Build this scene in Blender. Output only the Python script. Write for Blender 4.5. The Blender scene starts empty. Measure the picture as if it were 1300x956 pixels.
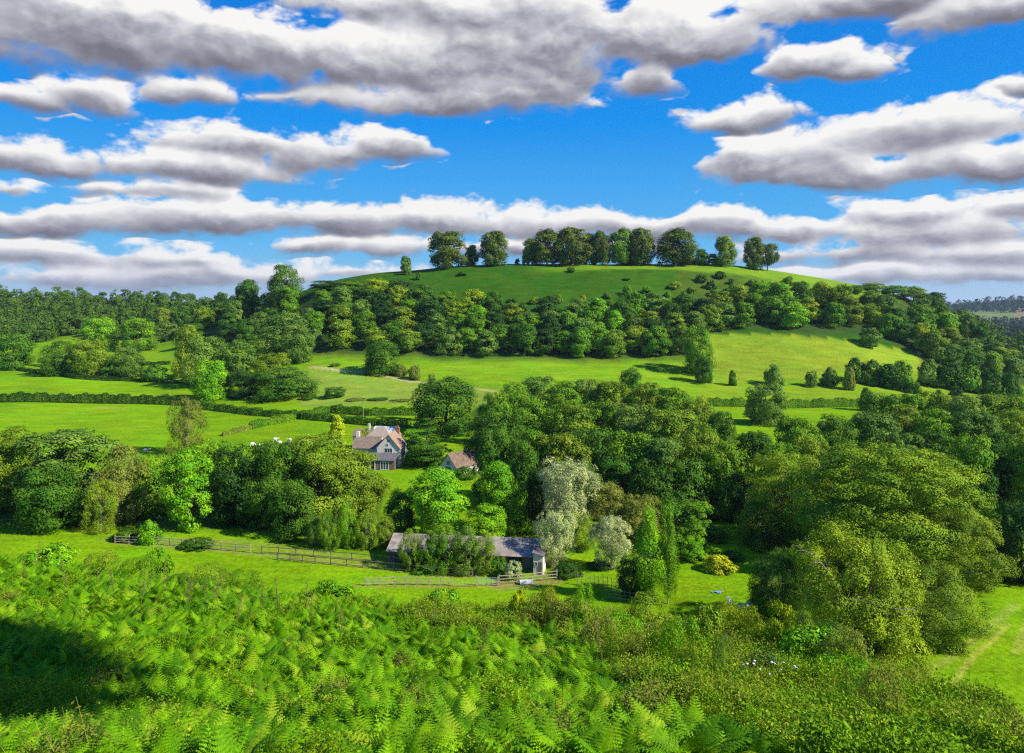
import bpy, math, random
import numpy as np
from mathutils import Vector

# ------------------------------------------------------------------ camera, sky, sun, exposure
scene = bpy.context.scene
DENOISE = False
COL = scene.collection
F, CU, HZ = 940.0, 650.0, 385.0          # focal length in px of the 1300 px wide photo, centre column, horizon row
cam_d = bpy.data.cameras.new('camera'); cam = bpy.data.objects.new('camera', cam_d); COL.objects.link(cam)
cam_d.sensor_width = 36.0; cam_d.lens = 36.0 * F / 1300.0
cam_d.shift_y = -(478.0 - HZ) / 1300.0
cam_d.clip_start = 0.2; cam_d.clip_end = 20000
cam.location = (0, 0, 0); cam.rotation_euler = (math.radians(90), 0, 0)
scene.camera = cam

SUN_EL, SUN_AZ = 36.0, 112.0              # azimuth clockwise from the view direction (+Y)
sd = Vector((math.sin(math.radians(SUN_AZ)) * math.cos(math.radians(SUN_EL)),
             math.cos(math.radians(SUN_AZ)) * math.cos(math.radians(SUN_EL)), math.sin(math.radians(SUN_EL))))
sun_d = bpy.data.lights.new('sun', 'SUN'); sun = bpy.data.objects.new('sun', sun_d); COL.objects.link(sun)
sun_d.energy = 5.0; sun_d.angle = math.radians(0.5); sun_d.color = (1.0, 0.94, 0.82)
sun.rotation_euler = sd.to_track_quat('Z', 'Y').to_euler()
sun.location = (60, -40, 60)

vs = scene.view_settings
vs.view_transform = 'Standard'; vs.look = 'None'; vs.exposure = 0.52; vs.gamma = 1.0; vs.use_curve_mapping = False
cy = scene.cycles
cy.max_bounces = 5; cy.diffuse_bounces = 1; cy.glossy_bounces = 1; cy.transmission_bounces = 3
cy.transparent_max_bounces = 4; cy.volume_bounces = 0; cy.caustics_reflective = False; cy.caustics_refractive = False
cy.use_denoising = DENOISE; cy.pixel_filter_type = 'BLACKMAN_HARRIS'; cy.filter_width = 1.25

class NT:
    """tiny node helper"""
    def __init__(s, tree): s.t = tree
    def n(s, kind, **kw):
        nd = s.t.nodes.new(kind)
        for k, v in kw.items(): setattr(nd, k, v)
        return nd
    def put(s, sock, v):
        if hasattr(v, 'is_output') or isinstance(v, bpy.types.NodeSocket): s.t.links.new(v, sock)
        else: sock.default_value = v
    def m(s, op, a, b=None, c=None, clamp=False):
        nd = s.n('ShaderNodeMath', operation=op); nd.use_clamp = clamp
        s.put(nd.inputs[0], a)
        if b is not None: s.put(nd.inputs[1], b)
        if c is not None: s.put(nd.inputs[2], c)
        return nd.outputs[0]
    def vm(s, op, a, b=None):
        nd = s.n('ShaderNodeVectorMath', operation=op)
        s.put(nd.inputs[0], a)
        if b is not None: s.put(nd.inputs[1], b)
        return nd.outputs[1] if op in ('LENGTH', 'DOT_PRODUCT', 'DISTANCE') else nd.outputs[0]
    def mix(s, f, a, b, mode='MIX'):
        nd = s.n('ShaderNodeMix', data_type='RGBA', blend_type=mode)
        s.put(nd.inputs[0], f); s.put(nd.inputs[6], a); s.put(nd.inputs[7], b)
        return nd.outputs[2]
    def noise(s, vec, scale, detail=4, rough=0.55, dist=0.0, col=False):
        nd = s.n('ShaderNodeTexNoise'); s.put(nd.inputs['Vector'], vec)
        nd.inputs['Scale'].default_value = scale; nd.inputs['Detail'].default_value = detail
        nd.inputs['Roughness'].default_value = rough; nd.inputs['Distortion'].default_value = dist
        return nd.outputs[1] if col else nd.outputs[0]
    def ss(s, x, a, b, lo=0.0, hi=1.0):
        nd = s.n('ShaderNodeMapRange', interpolation_type='SMOOTHSTEP')
        s.put(nd.inputs[0], x); nd.inputs[1].default_value = a; nd.inputs[2].default_value = b
        nd.inputs[3].default_value = lo; nd.inputs[4].default_value = hi
        return nd.outputs[0]
    def ramp(s, x, stops):
        nd = s.n('ShaderNodeValToRGB'); s.put(nd.inputs[0], x); cr = nd.color_ramp
        while len(cr.elements) < len(stops): cr.elements.new(0.5)
        for e, (p, c) in zip(cr.elements, stops): e.position = p; e.color = (*c, 1)
        return nd.outputs[0]

def lin(r, g, b):
    f = lambda c: (c / 255.0 / 12.92) if c / 255.0 <= 0.04045 else ((c / 255.0 + 0.055) / 1.055) ** 2.4
    return (f(r), f(g), f(b))

# cumulus clouds: centre and half sizes, given in hundredths of the view's angles, built as soft bodies in azimuth / elevation
CLOUDS = [(90, 48, 190, 62), (300, 70, 170, 50), (130, 20, 180, 50), (560, 88, 240, 50), (700, 50, 215, 62), (850, 58, 140, 42), (550, 132, 175, 24), (640, 120, 95, 32),
          (610, 18, 200, 40), (115, 118, 62, 24), (150, 130, 40, 24), (25, 122, 55, 17), (235, 116, 60, 22), (1130, -4, 250, 38), (1245, 18, 110, 36), (1040, 80, 58, 30), (1080, 92, 40, 18),
          (1290, 115, 32, 13), (820, 104, 40, 26), (50, 203, 130, 26), (330, 188, 125, 26), (490, 184, 62, 24), (425, 190, 60, 22), (220, 215, 160, 25), (380, 205, 60, 20),
          (215, 243, 95, 15), (60, 282, 120, 26), (300, 280, 190, 28), (530, 285, 190, 26), (740, 290, 140, 24), (880, 290, 110, 24), (1010, 300, 70, 20),
          (60, 325, 100, 20), (205, 332, 110, 18), (440, 347, 80, 13), (310, 350, 120, 14), (130, 355, 260, 18), (960, 150, 75, 26), (985, 205, 110, 36),
          (1170, 175, 145, 38), (1110, 220, 200, 28), (1275, 205, 80, 32), (1145, 275, 95, 22), (1290, 268, 45, 22), (1180, 300, 170, 26), (1080, 325, 130, 17),
          (1250, 328, 120, 20), (1180, 352, 190, 15), (600, 318, 240, 14), (20, 243, 40, 14)]

def make_world():
    w = bpy.data.worlds.new('World'); scene.world = w; w.use_nodes = True
    try: w.cycles.sampling_method = 'MANUAL'; w.cycles.sample_map_resolution = 512
    except Exception: pass
    t = w.node_tree; t.nodes.clear(); N = NT(t)
    sky = N.n('ShaderNodeTexSky', sky_type='NISHITA'); sky.sun_disc = False
    sky.sun_elevation = math.radians(SUN_EL); sky.sun_rotation = math.radians(SUN_AZ)
    sky.altitude = 100; sky.air_density = 1.0; sky.dust_density = 0.4; sky.ozone_density = 2.0
    hs = N.n('ShaderNodeHueSaturation'); t.links.new(sky.outputs[0], hs.inputs['Color'])
    hs.inputs['Hue'].default_value = SKY_HUE; hs.inputs['Saturation'].default_value = SKY_SAT; hs.inputs['Value'].default_value = SKY_VAL
    tc = N.n('ShaderNodeTexCoord'); sp = N.n('ShaderNodeSeparateXYZ')
    d = N.vm('NORMALIZE', tc.outputs['Generated']); t.links.new(d, sp.inputs[0])
    X, Y, Z = sp.outputs
    R2D = 180 / math.pi
    az = N.m('MULTIPLY', N.m('ARCTAN2', X, Y), R2D); el = N.m('MULTIPLY', N.m('ARCSINE', Z), R2D)
    # noise domain: stretched flat towards the horizon
    cb = N.n('ShaderNodeCombineXYZ'); t.links.new(az, cb.inputs[0]); t.links.new(N.m('MULTIPLY', el, 1.7), cb.inputs[1])
    P = cb.outputs[0]
    warp = N.noise(P, 0.16, 3, 0.5, col=True)
    wv = N.vm('SUBTRACT', warp, (0.5, 0.5, 0.5))
    P2 = N.vm('ADD', P, N.vm('MULTIPLY', wv, (2.5, 2.5, 0)))
    n1 = N.noise(P2, 0.20, 8, 0.50)
    def billow(Pv):
        vo = N.n('ShaderNodeTexVoronoi', feature='F1'); N.put(vo.inputs['Vector'], Pv); vo.inputs['Scale'].default_value = 0.34
        try: vo.inputs['Detail'].default_value = 3.0; vo.inputs['Roughness'].default_value = 0.55; vo.normalize = True
        except Exception: pass
        return vo.outputs['Distance']
    b1 = billow(P2)
    Poff = N.vm('ADD', P2, (0.5, 0.9, 0))
    n2 = N.noise(Poff, 0.20, 6, 0.48); b2 = billow(Poff)
    # ellipse group
    g = bpy.data.node_groups.new('cloud_body', 'ShaderNodeTree')
    for nm, ty in (('P', 'NodeSocketVector'), ('C', 'NodeSocketVector'), ('IR', 'NodeSocketVector'), ('W', 'NodeSocketFloat'), ('S', 'NodeSocketFloat'), ('D', 'NodeSocketFloat'), ('K', 'NodeSocketFloat')):
        g.interface.new_socket(nm, in_out='INPUT', socket_type=ty)
    for nm in ('W', 'S', 'D'): g.interface.new_socket(nm, in_out='OUTPUT', socket_type='NodeSocketFloat')
    G = NT(g); gi = g.nodes.new('NodeGroupInput'); go = g.nodes.new('NodeGroupOutput')
    q = G.vm('MULTIPLY', G.vm('SUBTRACT', gi.outputs['P'], gi.outputs['C']), gi.outputs['IR'])
    s2 = G.n('ShaderNodeSeparateXYZ'); g.links.new(q, s2.inputs[0])
    qy = s2.outputs[1]
    yb = G.m('ADD', G.m('MAXIMUM', qy, 0.0), G.m('MULTIPLY', G.m('MINIMUM', qy, 0.0), 1.45))   # flatter base
    ln = G.m('SQRT', G.m('ADD', G.m('MULTIPLY', s2.outputs[0], s2.outputs[0]), G.m('MULTIPLY', yb, yb)))
    dd = G.m('MULTIPLY', G.m('SUBTRACT', 1.0, ln), gi.outputs['K'])
    wk = G.m('POWER', G.m('MAXIMUM', G.m('ADD', dd, 0.25), 0.0001), 2.0)
    g.links.new(G.m('ADD', gi.outputs['W'], wk), go.inputs['W'])
    g.links.new(G.m('ADD', gi.outputs['S'], G.m('MULTIPLY', wk, qy)), go.inputs['S'])
    g.links.new(G.m('SMOOTH_MAX', gi.outputs['D'], dd, 0.3), go.inputs['D'])
    cv = N.n('ShaderNodeCombineXYZ'); t.links.new(az, cv.inputs[0]); t.links.new(el, cv.inputs[1])
    PE = N.vm('ADD', cv.outputs[0], N.vm('MULTIPLY', wv, (4.0, 1.8, 0)))
    Wv, Sv, Dv = 0.001, 0.0, -1.5
    for (cx, cyy, rx, ry) in CLOUDS:
        a = math.degrees(math.atan((cx - CU) / F)); c = math.cos(math.radians(a))
        e = math.degrees(math.atan((HZ - cyy) / F * c))
        k = math.degrees(1 / F) * c * c; ke = math.degrees(1 / F) * c * math.cos(math.radians(e)) ** 2
        nd = N.n('ShaderNodeGroup'); nd.node_tree = g
        nd.inputs['K'].default_value = max(0.42, min(1.0, ry / 34.0))
        N.put(nd.inputs['P'], PE); nd.inputs['C'].default_value = (a, e, 0)
        nd.inputs['IR'].default_value = (1 / (rx * k * 1.06), 1 / (ry * ke * 1.12), 0)
        N.put(nd.inputs['W'], Wv); N.put(nd.inputs['S'], Sv); N.put(nd.inputs['D'], Dv)
        Wv, Sv, Dv = nd.outputs['W'], nd.outputs['S'], nd.outputs['D']
    # broken cloud over the rest of the dome
    far = N.m('MAXIMUM', N.ss(N.m('ABSOLUTE', az), 38, 50), N.ss(el, 24, 34))
    gen = N.m('MULTIPLY_ADD', N.noise(d, 2.2, 3, 0.5), 5.0, -3.3)
    Dv = N.m('MAXIMUM', Dv, N.m('MULTIPLY_ADD', N.m('MULTIPLY', far, N.m('ADD', gen, 1.5)), 1.0, -1.5))
    hgt = N.m('DIVIDE', Sv, Wv)
    det = N.m('ADD', N.m('MULTIPLY_ADD', n1, 2.1, -1.03), N.m('MULTIPLY_ADD', b1, -1.45, 0.63))
    dens = N.m('ADD', N.m('ADD', Dv, det), -0.05)
    alpha = N.ss(N.m('DIVIDE', dens, N.m('ADD', 0.30, N.m('MULTIPLY', N.m('MAXIMUM', N.m('MULTIPLY', hgt, -1.0), 0.0), 0.9))), 0.0, 1.0)
    det2 = N.m('ADD', N.m('MULTIPLY_ADD', n2, 2.1, -1.03), N.m('MULTIPLY_ADD', b2, -1.45, 0.63))
    relief = N.m('SUBTRACT', det, det2)
    lit = N.m('ADD', N.m('MULTIPLY_ADD', hgt, 1.15, 0.50), N.m('MULTIPLY', relief, 0.62))
    lit = N.m('ADD', lit, N.ss(dens, 0.0, 0.75, 0.22, -0.10))
    ccol = N.ramp(lit, [(0.0, lin(122, 120, 132)), (0.28, lin(150, 151, 164)), (0.55, lin(190, 190, 198)), (0.80, lin(226, 226, 229)), (1.0, lin(250, 249, 247))])
    cs = N.vm('MULTIPLY', ccol, (CLOUD_K, CLOUD_K, CLOUD_K))
    deep = N.ramp(N.m('DIVIDE', el, 30.0, clamp=True), [(0.0, lin(150, 206, 241)), (0.16, lin(86, 182, 244)), (0.45, lin(4, 146, 240)), (1.0, lin(0, 96, 208))])
    deep = N.vm('MULTIPLY', deep, (CLOUD_K, CLOUD_K, CLOUD_K))
    clear = N.mix(0.95, hs.outputs[0], deep)
    veil = N.vm('MULTIPLY', (*lin(196, 208, 228),), (CLOUD_K, CLOUD_K, CLOUD_K))
    clear = N.mix(N.ss(el, 0.0, 3.5, 0.55, 0.0), clear, veil); cs = N.mix(N.ss(el, 0.0, 4.0, 0.40, 0.0), cs, veil)
    out = N.mix(alpha, clear, cs)
    bg = N.n('ShaderNodeBackground'); t.links.new(out, bg.inputs[0]); bg.inputs[1].default_value = SKY_STR
    wo = N.n('ShaderNodeOutputWorld'); t.links.new(bg.outputs[0], wo.inputs[0])
SKY_STR = 0.10; CLOUD_K = 6.9; SKY_HUE = 0.49; SKY_SAT = 1.35; SKY_VAL = 1.0
HAZE = 0.00005
make_world()

# ------------------------------------------------------------------ helpers
def mesh_np(name, V, Fc, mats, mi=None, tone=None, smooth=False):
    """V (n,3); Fc (m,k) with one k, or a list of arrays"""
    me = bpy.data.meshes.new(name)
    if isinstance(Fc, (list, tuple)): groups = [np.asarray(f) for f in Fc if len(f)]
    else: groups = [np.asarray(Fc)]
    V = np.asarray(V, dtype=np.float32)
    tot = np.concatenate([np.full(len(f), f.shape[1], dtype=np.int32) for f in groups])
    loops = np.concatenate([f.reshape(-1) for f in groups]).astype(np.int32)
    st = np.concatenate([[0], np.cumsum(tot)[:-1]]).astype(np.int32)
    me.vertices.add(len(V)); me.vertices.foreach_set('co', V.reshape(-1))
    me.loops.add(len(loops)); me.loops.foreach_set('vertex_index', loops)
    me.polygons.add(len(tot)); me.polygons.foreach_set('loop_start', st)
    try: me.polygons.foreach_set('loop_total', tot)
    except Exception: pass
    for m in mats: me.materials.append(m)
    if mi is not None: me.polygons.foreach_set('material_index', np.asarray(mi, dtype=np.int32))
    me.update(calc_edges=True); 
    if tone is not None:
        at = me.attributes.new('tone', 'FLOAT', 'FACE'); at.data.foreach_set('value', np.asarray(tone, dtype=np.float32))
    me.polygons.foreach_set('use_smooth', np.full(len(tot), bool(smooth)))
    me.validate(clean_customdata=False)
    return me

def link(name, data, parent=None, loc=(0, 0, 0), rz=0.0, color=None):
    o = bpy.data.objects.new(name, data); COL.objects.link(o)
    o.location = loc; o.rotation_euler = (0, 0, rz)
    if parent is not None: o.parent = parent
    if color is not None: o.color = (*color, 1)
    return o

def tag(o, label=None, cat=None, group=None, kind=None):
    if label: o['label'] = label
    if cat: o['category'] = cat
    if group: o['group'] = group
    if kind: o['kind'] = kind
    return o

class MB:
    """collects boxes, bars, prisms and tubes; one build() = one mesh"""
    def __init__(s): s.v = []; s.f = []
    def add(s, vs, fs):
        b = len(s.v); s.v += [tuple(v) for v in vs]; s.f += [tuple(i + b for i in f) for f in fs]
    def box(s, x0, x1, y0, y1, z0, z1):
        s.add([(x0, y0, z0), (x1, y0, z0), (x1, y1, z0), (x0, y1, z0), (x0, y0, z1), (x1, y0, z1), (x1, y1, z1), (x0, y1, z1)],
              [(0, 3, 2, 1), (4, 5, 6, 7), (0, 1, 5, 4), (1, 2, 6, 5), (2, 3, 7, 6), (3, 0, 4, 7)])
    def bar(s, a, b, w, h=None):
        a = Vector(a); b = Vector(b); h = h or w; d = (b - a)
        if d.length < 1e-6: return
        d.normalize(); up = Vector((0, 0, 1)) if abs(d.z) < 0.9 else Vector((1, 0, 0))
        sx = d.cross(up).normalized() * w / 2; sy = sx.cross(d).normalized() * h / 2
        vs = [a - sx - sy, a + sx - sy, a + sx + sy, a - sx + sy, b - sx - sy, b + sx - sy, b + sx + sy, b - sx + sy]
        s.add(vs, [(3, 2, 1, 0), (4, 5, 6, 7), (0, 1, 5, 4), (1, 2, 6, 5), (2, 3, 7, 6), (3, 0, 4, 7)])
    def prism_x(s, prof, x0, x1):
        """profile of (y, z) points extruded along x"""
        n = len(prof); vs = [(x0, y, z) for y, z in prof] + [(x1, y, z) for y, z in prof]
        s.add(vs, [tuple(range(n)), tuple(range(2 * n - 1, n - 1, -1))] + [(i, i + n, (i + 1) % n + n, (i + 1) % n) for i in range(n)])
    def prism_y(s, prof, y0, y1):
        n = len(prof); vs = [(x, y0, z) for x, z in prof] + [(x, y1, z) for x, z in prof]
        s.add(vs, [tuple(range(n)), tuple(range(2 * n - 1, n - 1, -1))] + [(i, i + n, (i + 1) % n + n, (i + 1) % n) for i in range(n)])
    def tube(s, pts, rad, n=7):
        pts = [Vector(p) for p in pts]; rings = []
        for i, p in enumerate(pts):
            d = (pts[min(i + 1, len(pts) - 1)] - pts[max(i - 1, 0)]).normalized()
            up = Vector((0, 0, 1)) if abs(d.z) < 0.9 else Vector((1, 0, 0))
            a = d.cross(up).normalized(); b = a.cross(d).normalized()
            rings.append([p + (a * math.cos(k * 6.2832 / n) + b * math.sin(k * 6.2832 / n)) * rad[i] for k in range(n)])
        vs = [v for r in rings for v in r]; fs = []
        for i in range(len(pts) - 1):
            for k in range(n): fs.append((i * n + k, i * n + (k + 1) % n, (i + 1) * n + (k + 1) % n, (i + 1) * n + k))
        fs.append(tuple(range(n - 1, -1, -1))); fs.append(tuple(range((len(pts) - 1) * n, len(pts) * n)))
        s.add(vs, fs)
    def blob(s, c, r, n=10, m=7):
        vs = []; fs = []
        for j in range(m + 1):
            th = math.pi * j / m
            for k in range(n):
                ph = 6.2832 * k / n
                vs.append((c[0] + r[0] * math.sin(th) * math.cos(ph), c[1] + r[1] * math.sin(th) * math.sin(ph), c[2] + r[2] * math.cos(th)))
        for j in range(m):
            for k in range(n): fs.append((j * n + k, (j + 1) * n + k, (j + 1) * n + (k + 1) % n, j * n + (k + 1) % n))
        s.add(vs, fs)
    def mesh(s, name, mat, smooth=False):
        me = bpy.data.meshes.new(name); me.from_pydata(s.v, [], s.f); me.materials.append(mat)
        me.validate(); me.update()
        if smooth: me.polygons.foreach_set('use_smooth', [True] * len(me.polygons))
        return me
    def build(s, name, mat, parent=None, loc=(0, 0, 0), rz=0.0, smooth=False):
        return link(name, s.mesh(name, mat, smooth), parent, loc, rz)

def empty(name, loc, rz=0.0):
    o = bpy.data.objects.new(name, None); COL.objects.link(o); o.location = loc; o.rotation_euler = (0, 0, rz)
    o.empty_display_size = 0.5
    return o

# ------------------------------------------------------------------ terrain
YN = [1, 3, 6, 9, 12, 14, 17, 20, 25, 30, 36, 45]
ZN = [-1.7, -2.2, -4.2, -5.9, -7.4, -8.3, -9.2, -9.9, -10.9, -11.7, -12.5, -13.6]
EDGE = ([-400, 0, 200, 400, 600, 800, 1000, 1150, 1300, 1700], [44, 36, 32, 28.5, 26.5, 25, 22.5, 18, 15, 14])
FAR = {   # column u : (depth Y, row v of the ground there)
 -400: [(100, 780), (200, 582), (311, 512), (360, 490), (420, 470), (500, 455), (620, 435), (720, 405), (800, 385), (900, 372), (1100, 378), (1600, 383), (2600, 386), (5000, 386)],
 0:    [(100, 780), (200, 582), (311, 512), (360, 490), (420, 470), (500, 454), (600, 436), (700, 410), (800, 388), (900, 374), (1100, 380), (1600, 385), (2600, 387), (5000, 387)],
 200:  [(100, 780), (200, 582), (311, 514), (350, 495), (400, 475), (450, 462), (520, 446), (580, 433), (680, 405), (800, 384), (880, 380), (1100, 385), (1600, 387), (2600, 388), (5000, 388)],
 330:  [(100, 780), (200, 582), (311, 514), (345, 492), (390, 468), (430, 452), (480, 430), (520, 405), (560, 388), (600, 385), (700, 388), (1100, 392), (1600, 390), (5000, 388)],
 430:  [(100, 780), (200, 582), (305, 514), (340, 490), (380, 463), (400, 452), (430, 425), (460, 398), (490, 374), (515, 359), (535, 354), (560, 354), (620, 364), (900, 400), (1600, 400), (5000, 390)],
 500:  [(100, 780), (200, 582), (300, 516), (340, 492), (380, 463), (400, 450), (430, 420), (460, 392), (490, 366), (515, 348), (535, 344), (560, 344.5), (620, 356), (900, 405), (1600, 400), (5000, 390)],
 600:  [(100, 780), (200, 582), (300, 517), (345, 492), (380, 466), (400, 451), (430, 419), (460, 390), (490, 362), (512, 342), (530, 336.5), (560, 336), (620, 348), (900, 405), (1600, 400), (5000, 390)],
 800:  [(100, 780), (200, 582), (300, 517), (345, 490), (380, 468), (400, 453), (430, 419), (460, 388), (490, 360), (512, 340), (530, 335), (560, 334.5), (620, 346), (900, 405), (1600, 400), (5000, 390)],
 920:  [(100, 780), (200, 582), (300, 519), (345, 495), (370, 478), (400, 450), (430, 419), (460, 390), (490, 364), (512, 343), (530, 337), (555, 335), (620, 348), (900, 405), (1600, 400), (5000, 390)],
 1000: [(100, 780), (200, 582), (300, 521), (345, 500), (370, 480), (400, 450), (430, 419), (460, 393), (490, 370), (512, 353), (530, 347), (550, 344.5), (620, 356), (900, 405), (1600, 400), (5000, 390)],
 1090: [(100, 780), (200, 582), (300, 521), (345, 500), (370, 485), (400, 458), (430, 429), (460, 403), (490, 382), (515, 367), (535, 361), (560, 361), (620, 370), (900, 415), (1600, 405), (5000, 390)],
 1180: [(100, 780), (200, 582), (300, 521), (345, 503), (370, 490), (400, 470), (430, 447), (460, 427), (490, 408), (520, 394), (545, 389), (580, 392), (650, 408), (900, 430), (1600, 415), (2600, 405), (3300, 390), (5000, 388)],
 1260: [(100, 780), (200, 582), (300, 521), (345, 506), (380, 495), (420, 480), (460, 460), (500, 440), (530, 428), (560, 426), (620, 440), (900, 450), (1500, 432), (2300, 410), (2600, 402), (3200, 386), (3600, 381), (5000, 386)],
 1300: [(100, 780), (200, 582), (300, 521), (345, 506), (380, 497), (420, 488), (460, 474), (500, 456), (530, 446), (560, 446), (620, 455), (900, 455), (1500, 434), (2300, 409), (2600, 400), (3200, 384), (3600, 379), (5000, 386)],
 1700: [(100, 780), (200, 582), (300, 521), (345, 506), (380, 500), (420, 492), (460, 480), (500, 470), (560, 460), (620, 458), (900, 450), (1500, 430), (2300, 405), (2600, 398), (3200, 382), (3600, 377), (5000, 386)],
}
YD = np.concatenate([np.arange(0.5, 130, 0.5), np.arange(130, 700, 1.5), np.geomspace(700, 7000, 160)])
def gsm(a, k):
    x = np.arange(-3 * k, 3 * k + 1); w = np.exp(-x * x / (2.0 * k * k)); w /= w.sum()
    return np.convolve(np.pad(a, 3 * k, mode='edge'), w, mode='valid')
def column(u):
    e = np.interp(u, *EDGE)
    z = np.interp(np.minimum(YD, e), YN, ZN) - 0.74 * np.maximum(YD - e, 0) - 0.0
    z = np.maximum(z, -42.0)
    ks = sorted(FAR)
    # far profile blended between the two neighbouring key columns
    zf = {}
    for k in ks:
        p = FAR[k]; yy = [a for a, b in p]; zz = [max((HZ - b) * a / F, -60) for a, b in p]
        zf[k] = np.interp(YD, yy, zz)
    i = max(0, min(len(ks) - 2, int(np.searchsorted(ks, u)) - 1)); k0, k1 = ks[i], ks[i + 1]
    t = min(max((u - k0) / (k1 - k0), 0), 1); t = t * t * (3 - 2 * t) * 0.4 + t * 0.6
    zfar = zf[k0] * (1 - t) + zf[k1] * t
    zfar = np.concatenate([zfar[:259], gsm(zfar[259:], 5)])
    z = np.where(YD > 115, zfar, z)
    z[:400] = gsm(z, 3)[:400]
    return z
UD = np.arange(-420, 1721, 12.0)
ZT = np.stack([column(u) for u in UD])
for r in range(2):
    ZT = (np.roll(ZT, 1, 0) + 2 * ZT + np.roll(ZT, -1, 0)) / 4 if False else np.vstack([ZT[:1], (ZT[:-2] + 2 * ZT[1:-1] + ZT[2:]) / 4, ZT[-1:]])
def zprof(u, Y):
    u = np.clip(np.asarray(u, float), UD[0], UD[-1]); Y = np.clip(np.asarray(Y, float), YD[0], YD[-1])
    fi = (u - UD[0]) / 12.0; i = np.minimum(fi.astype(int), len(UD) - 2); t = fi - i
    j = np.clip(np.searchsorted(YD, Y) - 1, 0, len(YD) - 2); s = (Y - YD[j]) / (YD[j + 1] - YD[j])
    return (ZT[i, j] * (1 - t) + ZT[i + 1, j] * t) * (1 - s) + (ZT[i, j + 1] * (1 - t) + ZT[i + 1, j + 1] * t) * s
def gz(x, y):
    x = np.asarray(x, float); y = np.asarray(y, float)
    r = np.sqrt(x * x + y * y) + 1e-9; th = np.arctan2(x, y); tc = np.clip(th, -0.84, 0.84)
    z = zprof(CU + F * np.tan(tc), r * np.cos(tc))
    w = np.clip((np.abs(th) - 1.25) / 0.6, 0, 1); w = w * w * (3 - 2 * w)
    z = z * (1 - w) + (-1.7 - 0.01 * np.minimum(r, 400)) * w
    lump = 0.10 * np.sin(x * 0.9 + 1.3 * np.sin(y * 0.7)) * np.sin(y * 0.8 + x * 0.23) * np.clip((60 - r) / 20, 0, 1)
    und = (0.35 * np.sin(x * 0.045 + 1.1) * np.sin(y * 0.037 + 0.4) + 0.18 * np.sin(x * 0.13 + y * 0.05)) * np.clip((r - 90) / 60, 0, 1)
    return z + lump + und
def gzf(x, y): return float(gz(np.array([x]), np.array([y]))[0])
_YS = np.concatenate([np.arange(4, 70, 0.25), np.arange(70, 700, 0.5), np.geomspace(700, 5000, 300)])
def atY(u, Y):
    x = (u - CU) * Y / F
    return (x, Y, gzf(x, Y))
def at(u, v, ymin=75.0):
    """the place on the ground that the photo shows at pixel (u, v)"""
    xs = (u - CU) * _YS / F; z = gz(xs, _YS); vg = HZ - z * F / _YS
    ok = np.where((vg <= v) & (_YS >= ymin))[0]
    Y = _YS[ok[0]] if len(ok) else (600.0 if ymin < 600 else 9999.0)
    return atY(u, Y)
# ------------------------------------------------------------------ materials
MATS = {}
def newmat(name):
    m = bpy.data.materials.new(name); m.use_nodes = True; m.node_tree.nodes.clear(); MATS[name] = m
    return m, NT(m.node_tree)
def finish(N, bsdf):
    o = N.n('ShaderNodeOutputMaterial'); N.t.links.new(bsdf, o.inputs[0])
def princ(N, col, rough=0.8, spec=0.3, normal=None):
    p = N.n('ShaderNodeBsdfPrincipled'); N.put(p.inputs['Base Color'], col); N.put(p.inputs['Roughness'], rough)
    p.inputs['Specular IOR Level'].default_value = spec
    if normal is not None: N.t.links.new(normal, p.inputs['Normal'])
    return p.outputs[0]
def bump(N, h, st, dist):
    b = N.n('ShaderNodeBump'); N.put(b.inputs['Height'], h); b.inputs['Strength'].default_value = st; b.inputs['Distance'].default_value = dist
    return b.outputs[0]

def leaf_mat(name, transl=0.15, spec=0.12, rough=0.6, color=None):
    m, N = newmat(name)
    oi = N.n('ShaderNodeObjectInfo'); ge = N.n('ShaderNodeNewGeometry'); at_ = N.n('ShaderNodeAttribute', attribute_name='tone')
    rnd = ge.outputs['Random Per Island']
    v = N.m('MULTIPLY', N.m('MULTIPLY_ADD', rnd, 0.50, 0.75), N.m('MULTIPLY_ADD', at_.outputs['Fac'], 0.5, 0.75))
    hs = N.n('ShaderNodeHueSaturation'); N.put(hs.inputs['Color'], (*color, 1) if color else oi.outputs['Color'])
    N.put(hs.inputs['Hue'], N.m('MULTIPLY_ADD', at_.outputs['Fac'], -0.030, 0.508))
    N.put(hs.inputs['Value'], v); hs.inputs['Saturation'].default_value = 1.0
    pr = princ(N, hs.outputs[0], rough, spec)
    tr = N.n('ShaderNodeBsdfTranslucent')
    tcol = N.mix(1.0, hs.outputs[0], (1.25, 1.1, 0.5, 1), 'MULTIPLY'); N.put(tr.inputs[0], tcol)
    mx = N.n('ShaderNodeMixShader'); mx.inputs[0].default_value = transl
    N.t.links.new(pr, mx.inputs[1]); N.t.links.new(tr.outputs[0], mx.inputs[2])
    finish(N, mx.outputs[0]); return m
LEAF = leaf_mat('leaf')

def bark_mat(name, c1, c2):
    m, N = newmat(name); tc = N.n('ShaderNodeTexCoord')
    n = N.noise(N.vm('MULTIPLY', tc.outputs['Object'], (3, 3, 0.8)), 2.0, 4)
    finish(N, princ(N, N.ramp(n, [(0.3, c1), (0.7, c2)]), 0.9, 0.1, bump(N, n, 0.5, 0.05))); return m
BARK = bark_mat('bark', (0.06, 0.045, 0.03), (0.16, 0.125, 0.09))
PALEBARK = bark_mat('pale_bark', (0.22, 0.18, 0.13), (0.50, 0.45, 0.36))

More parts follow.
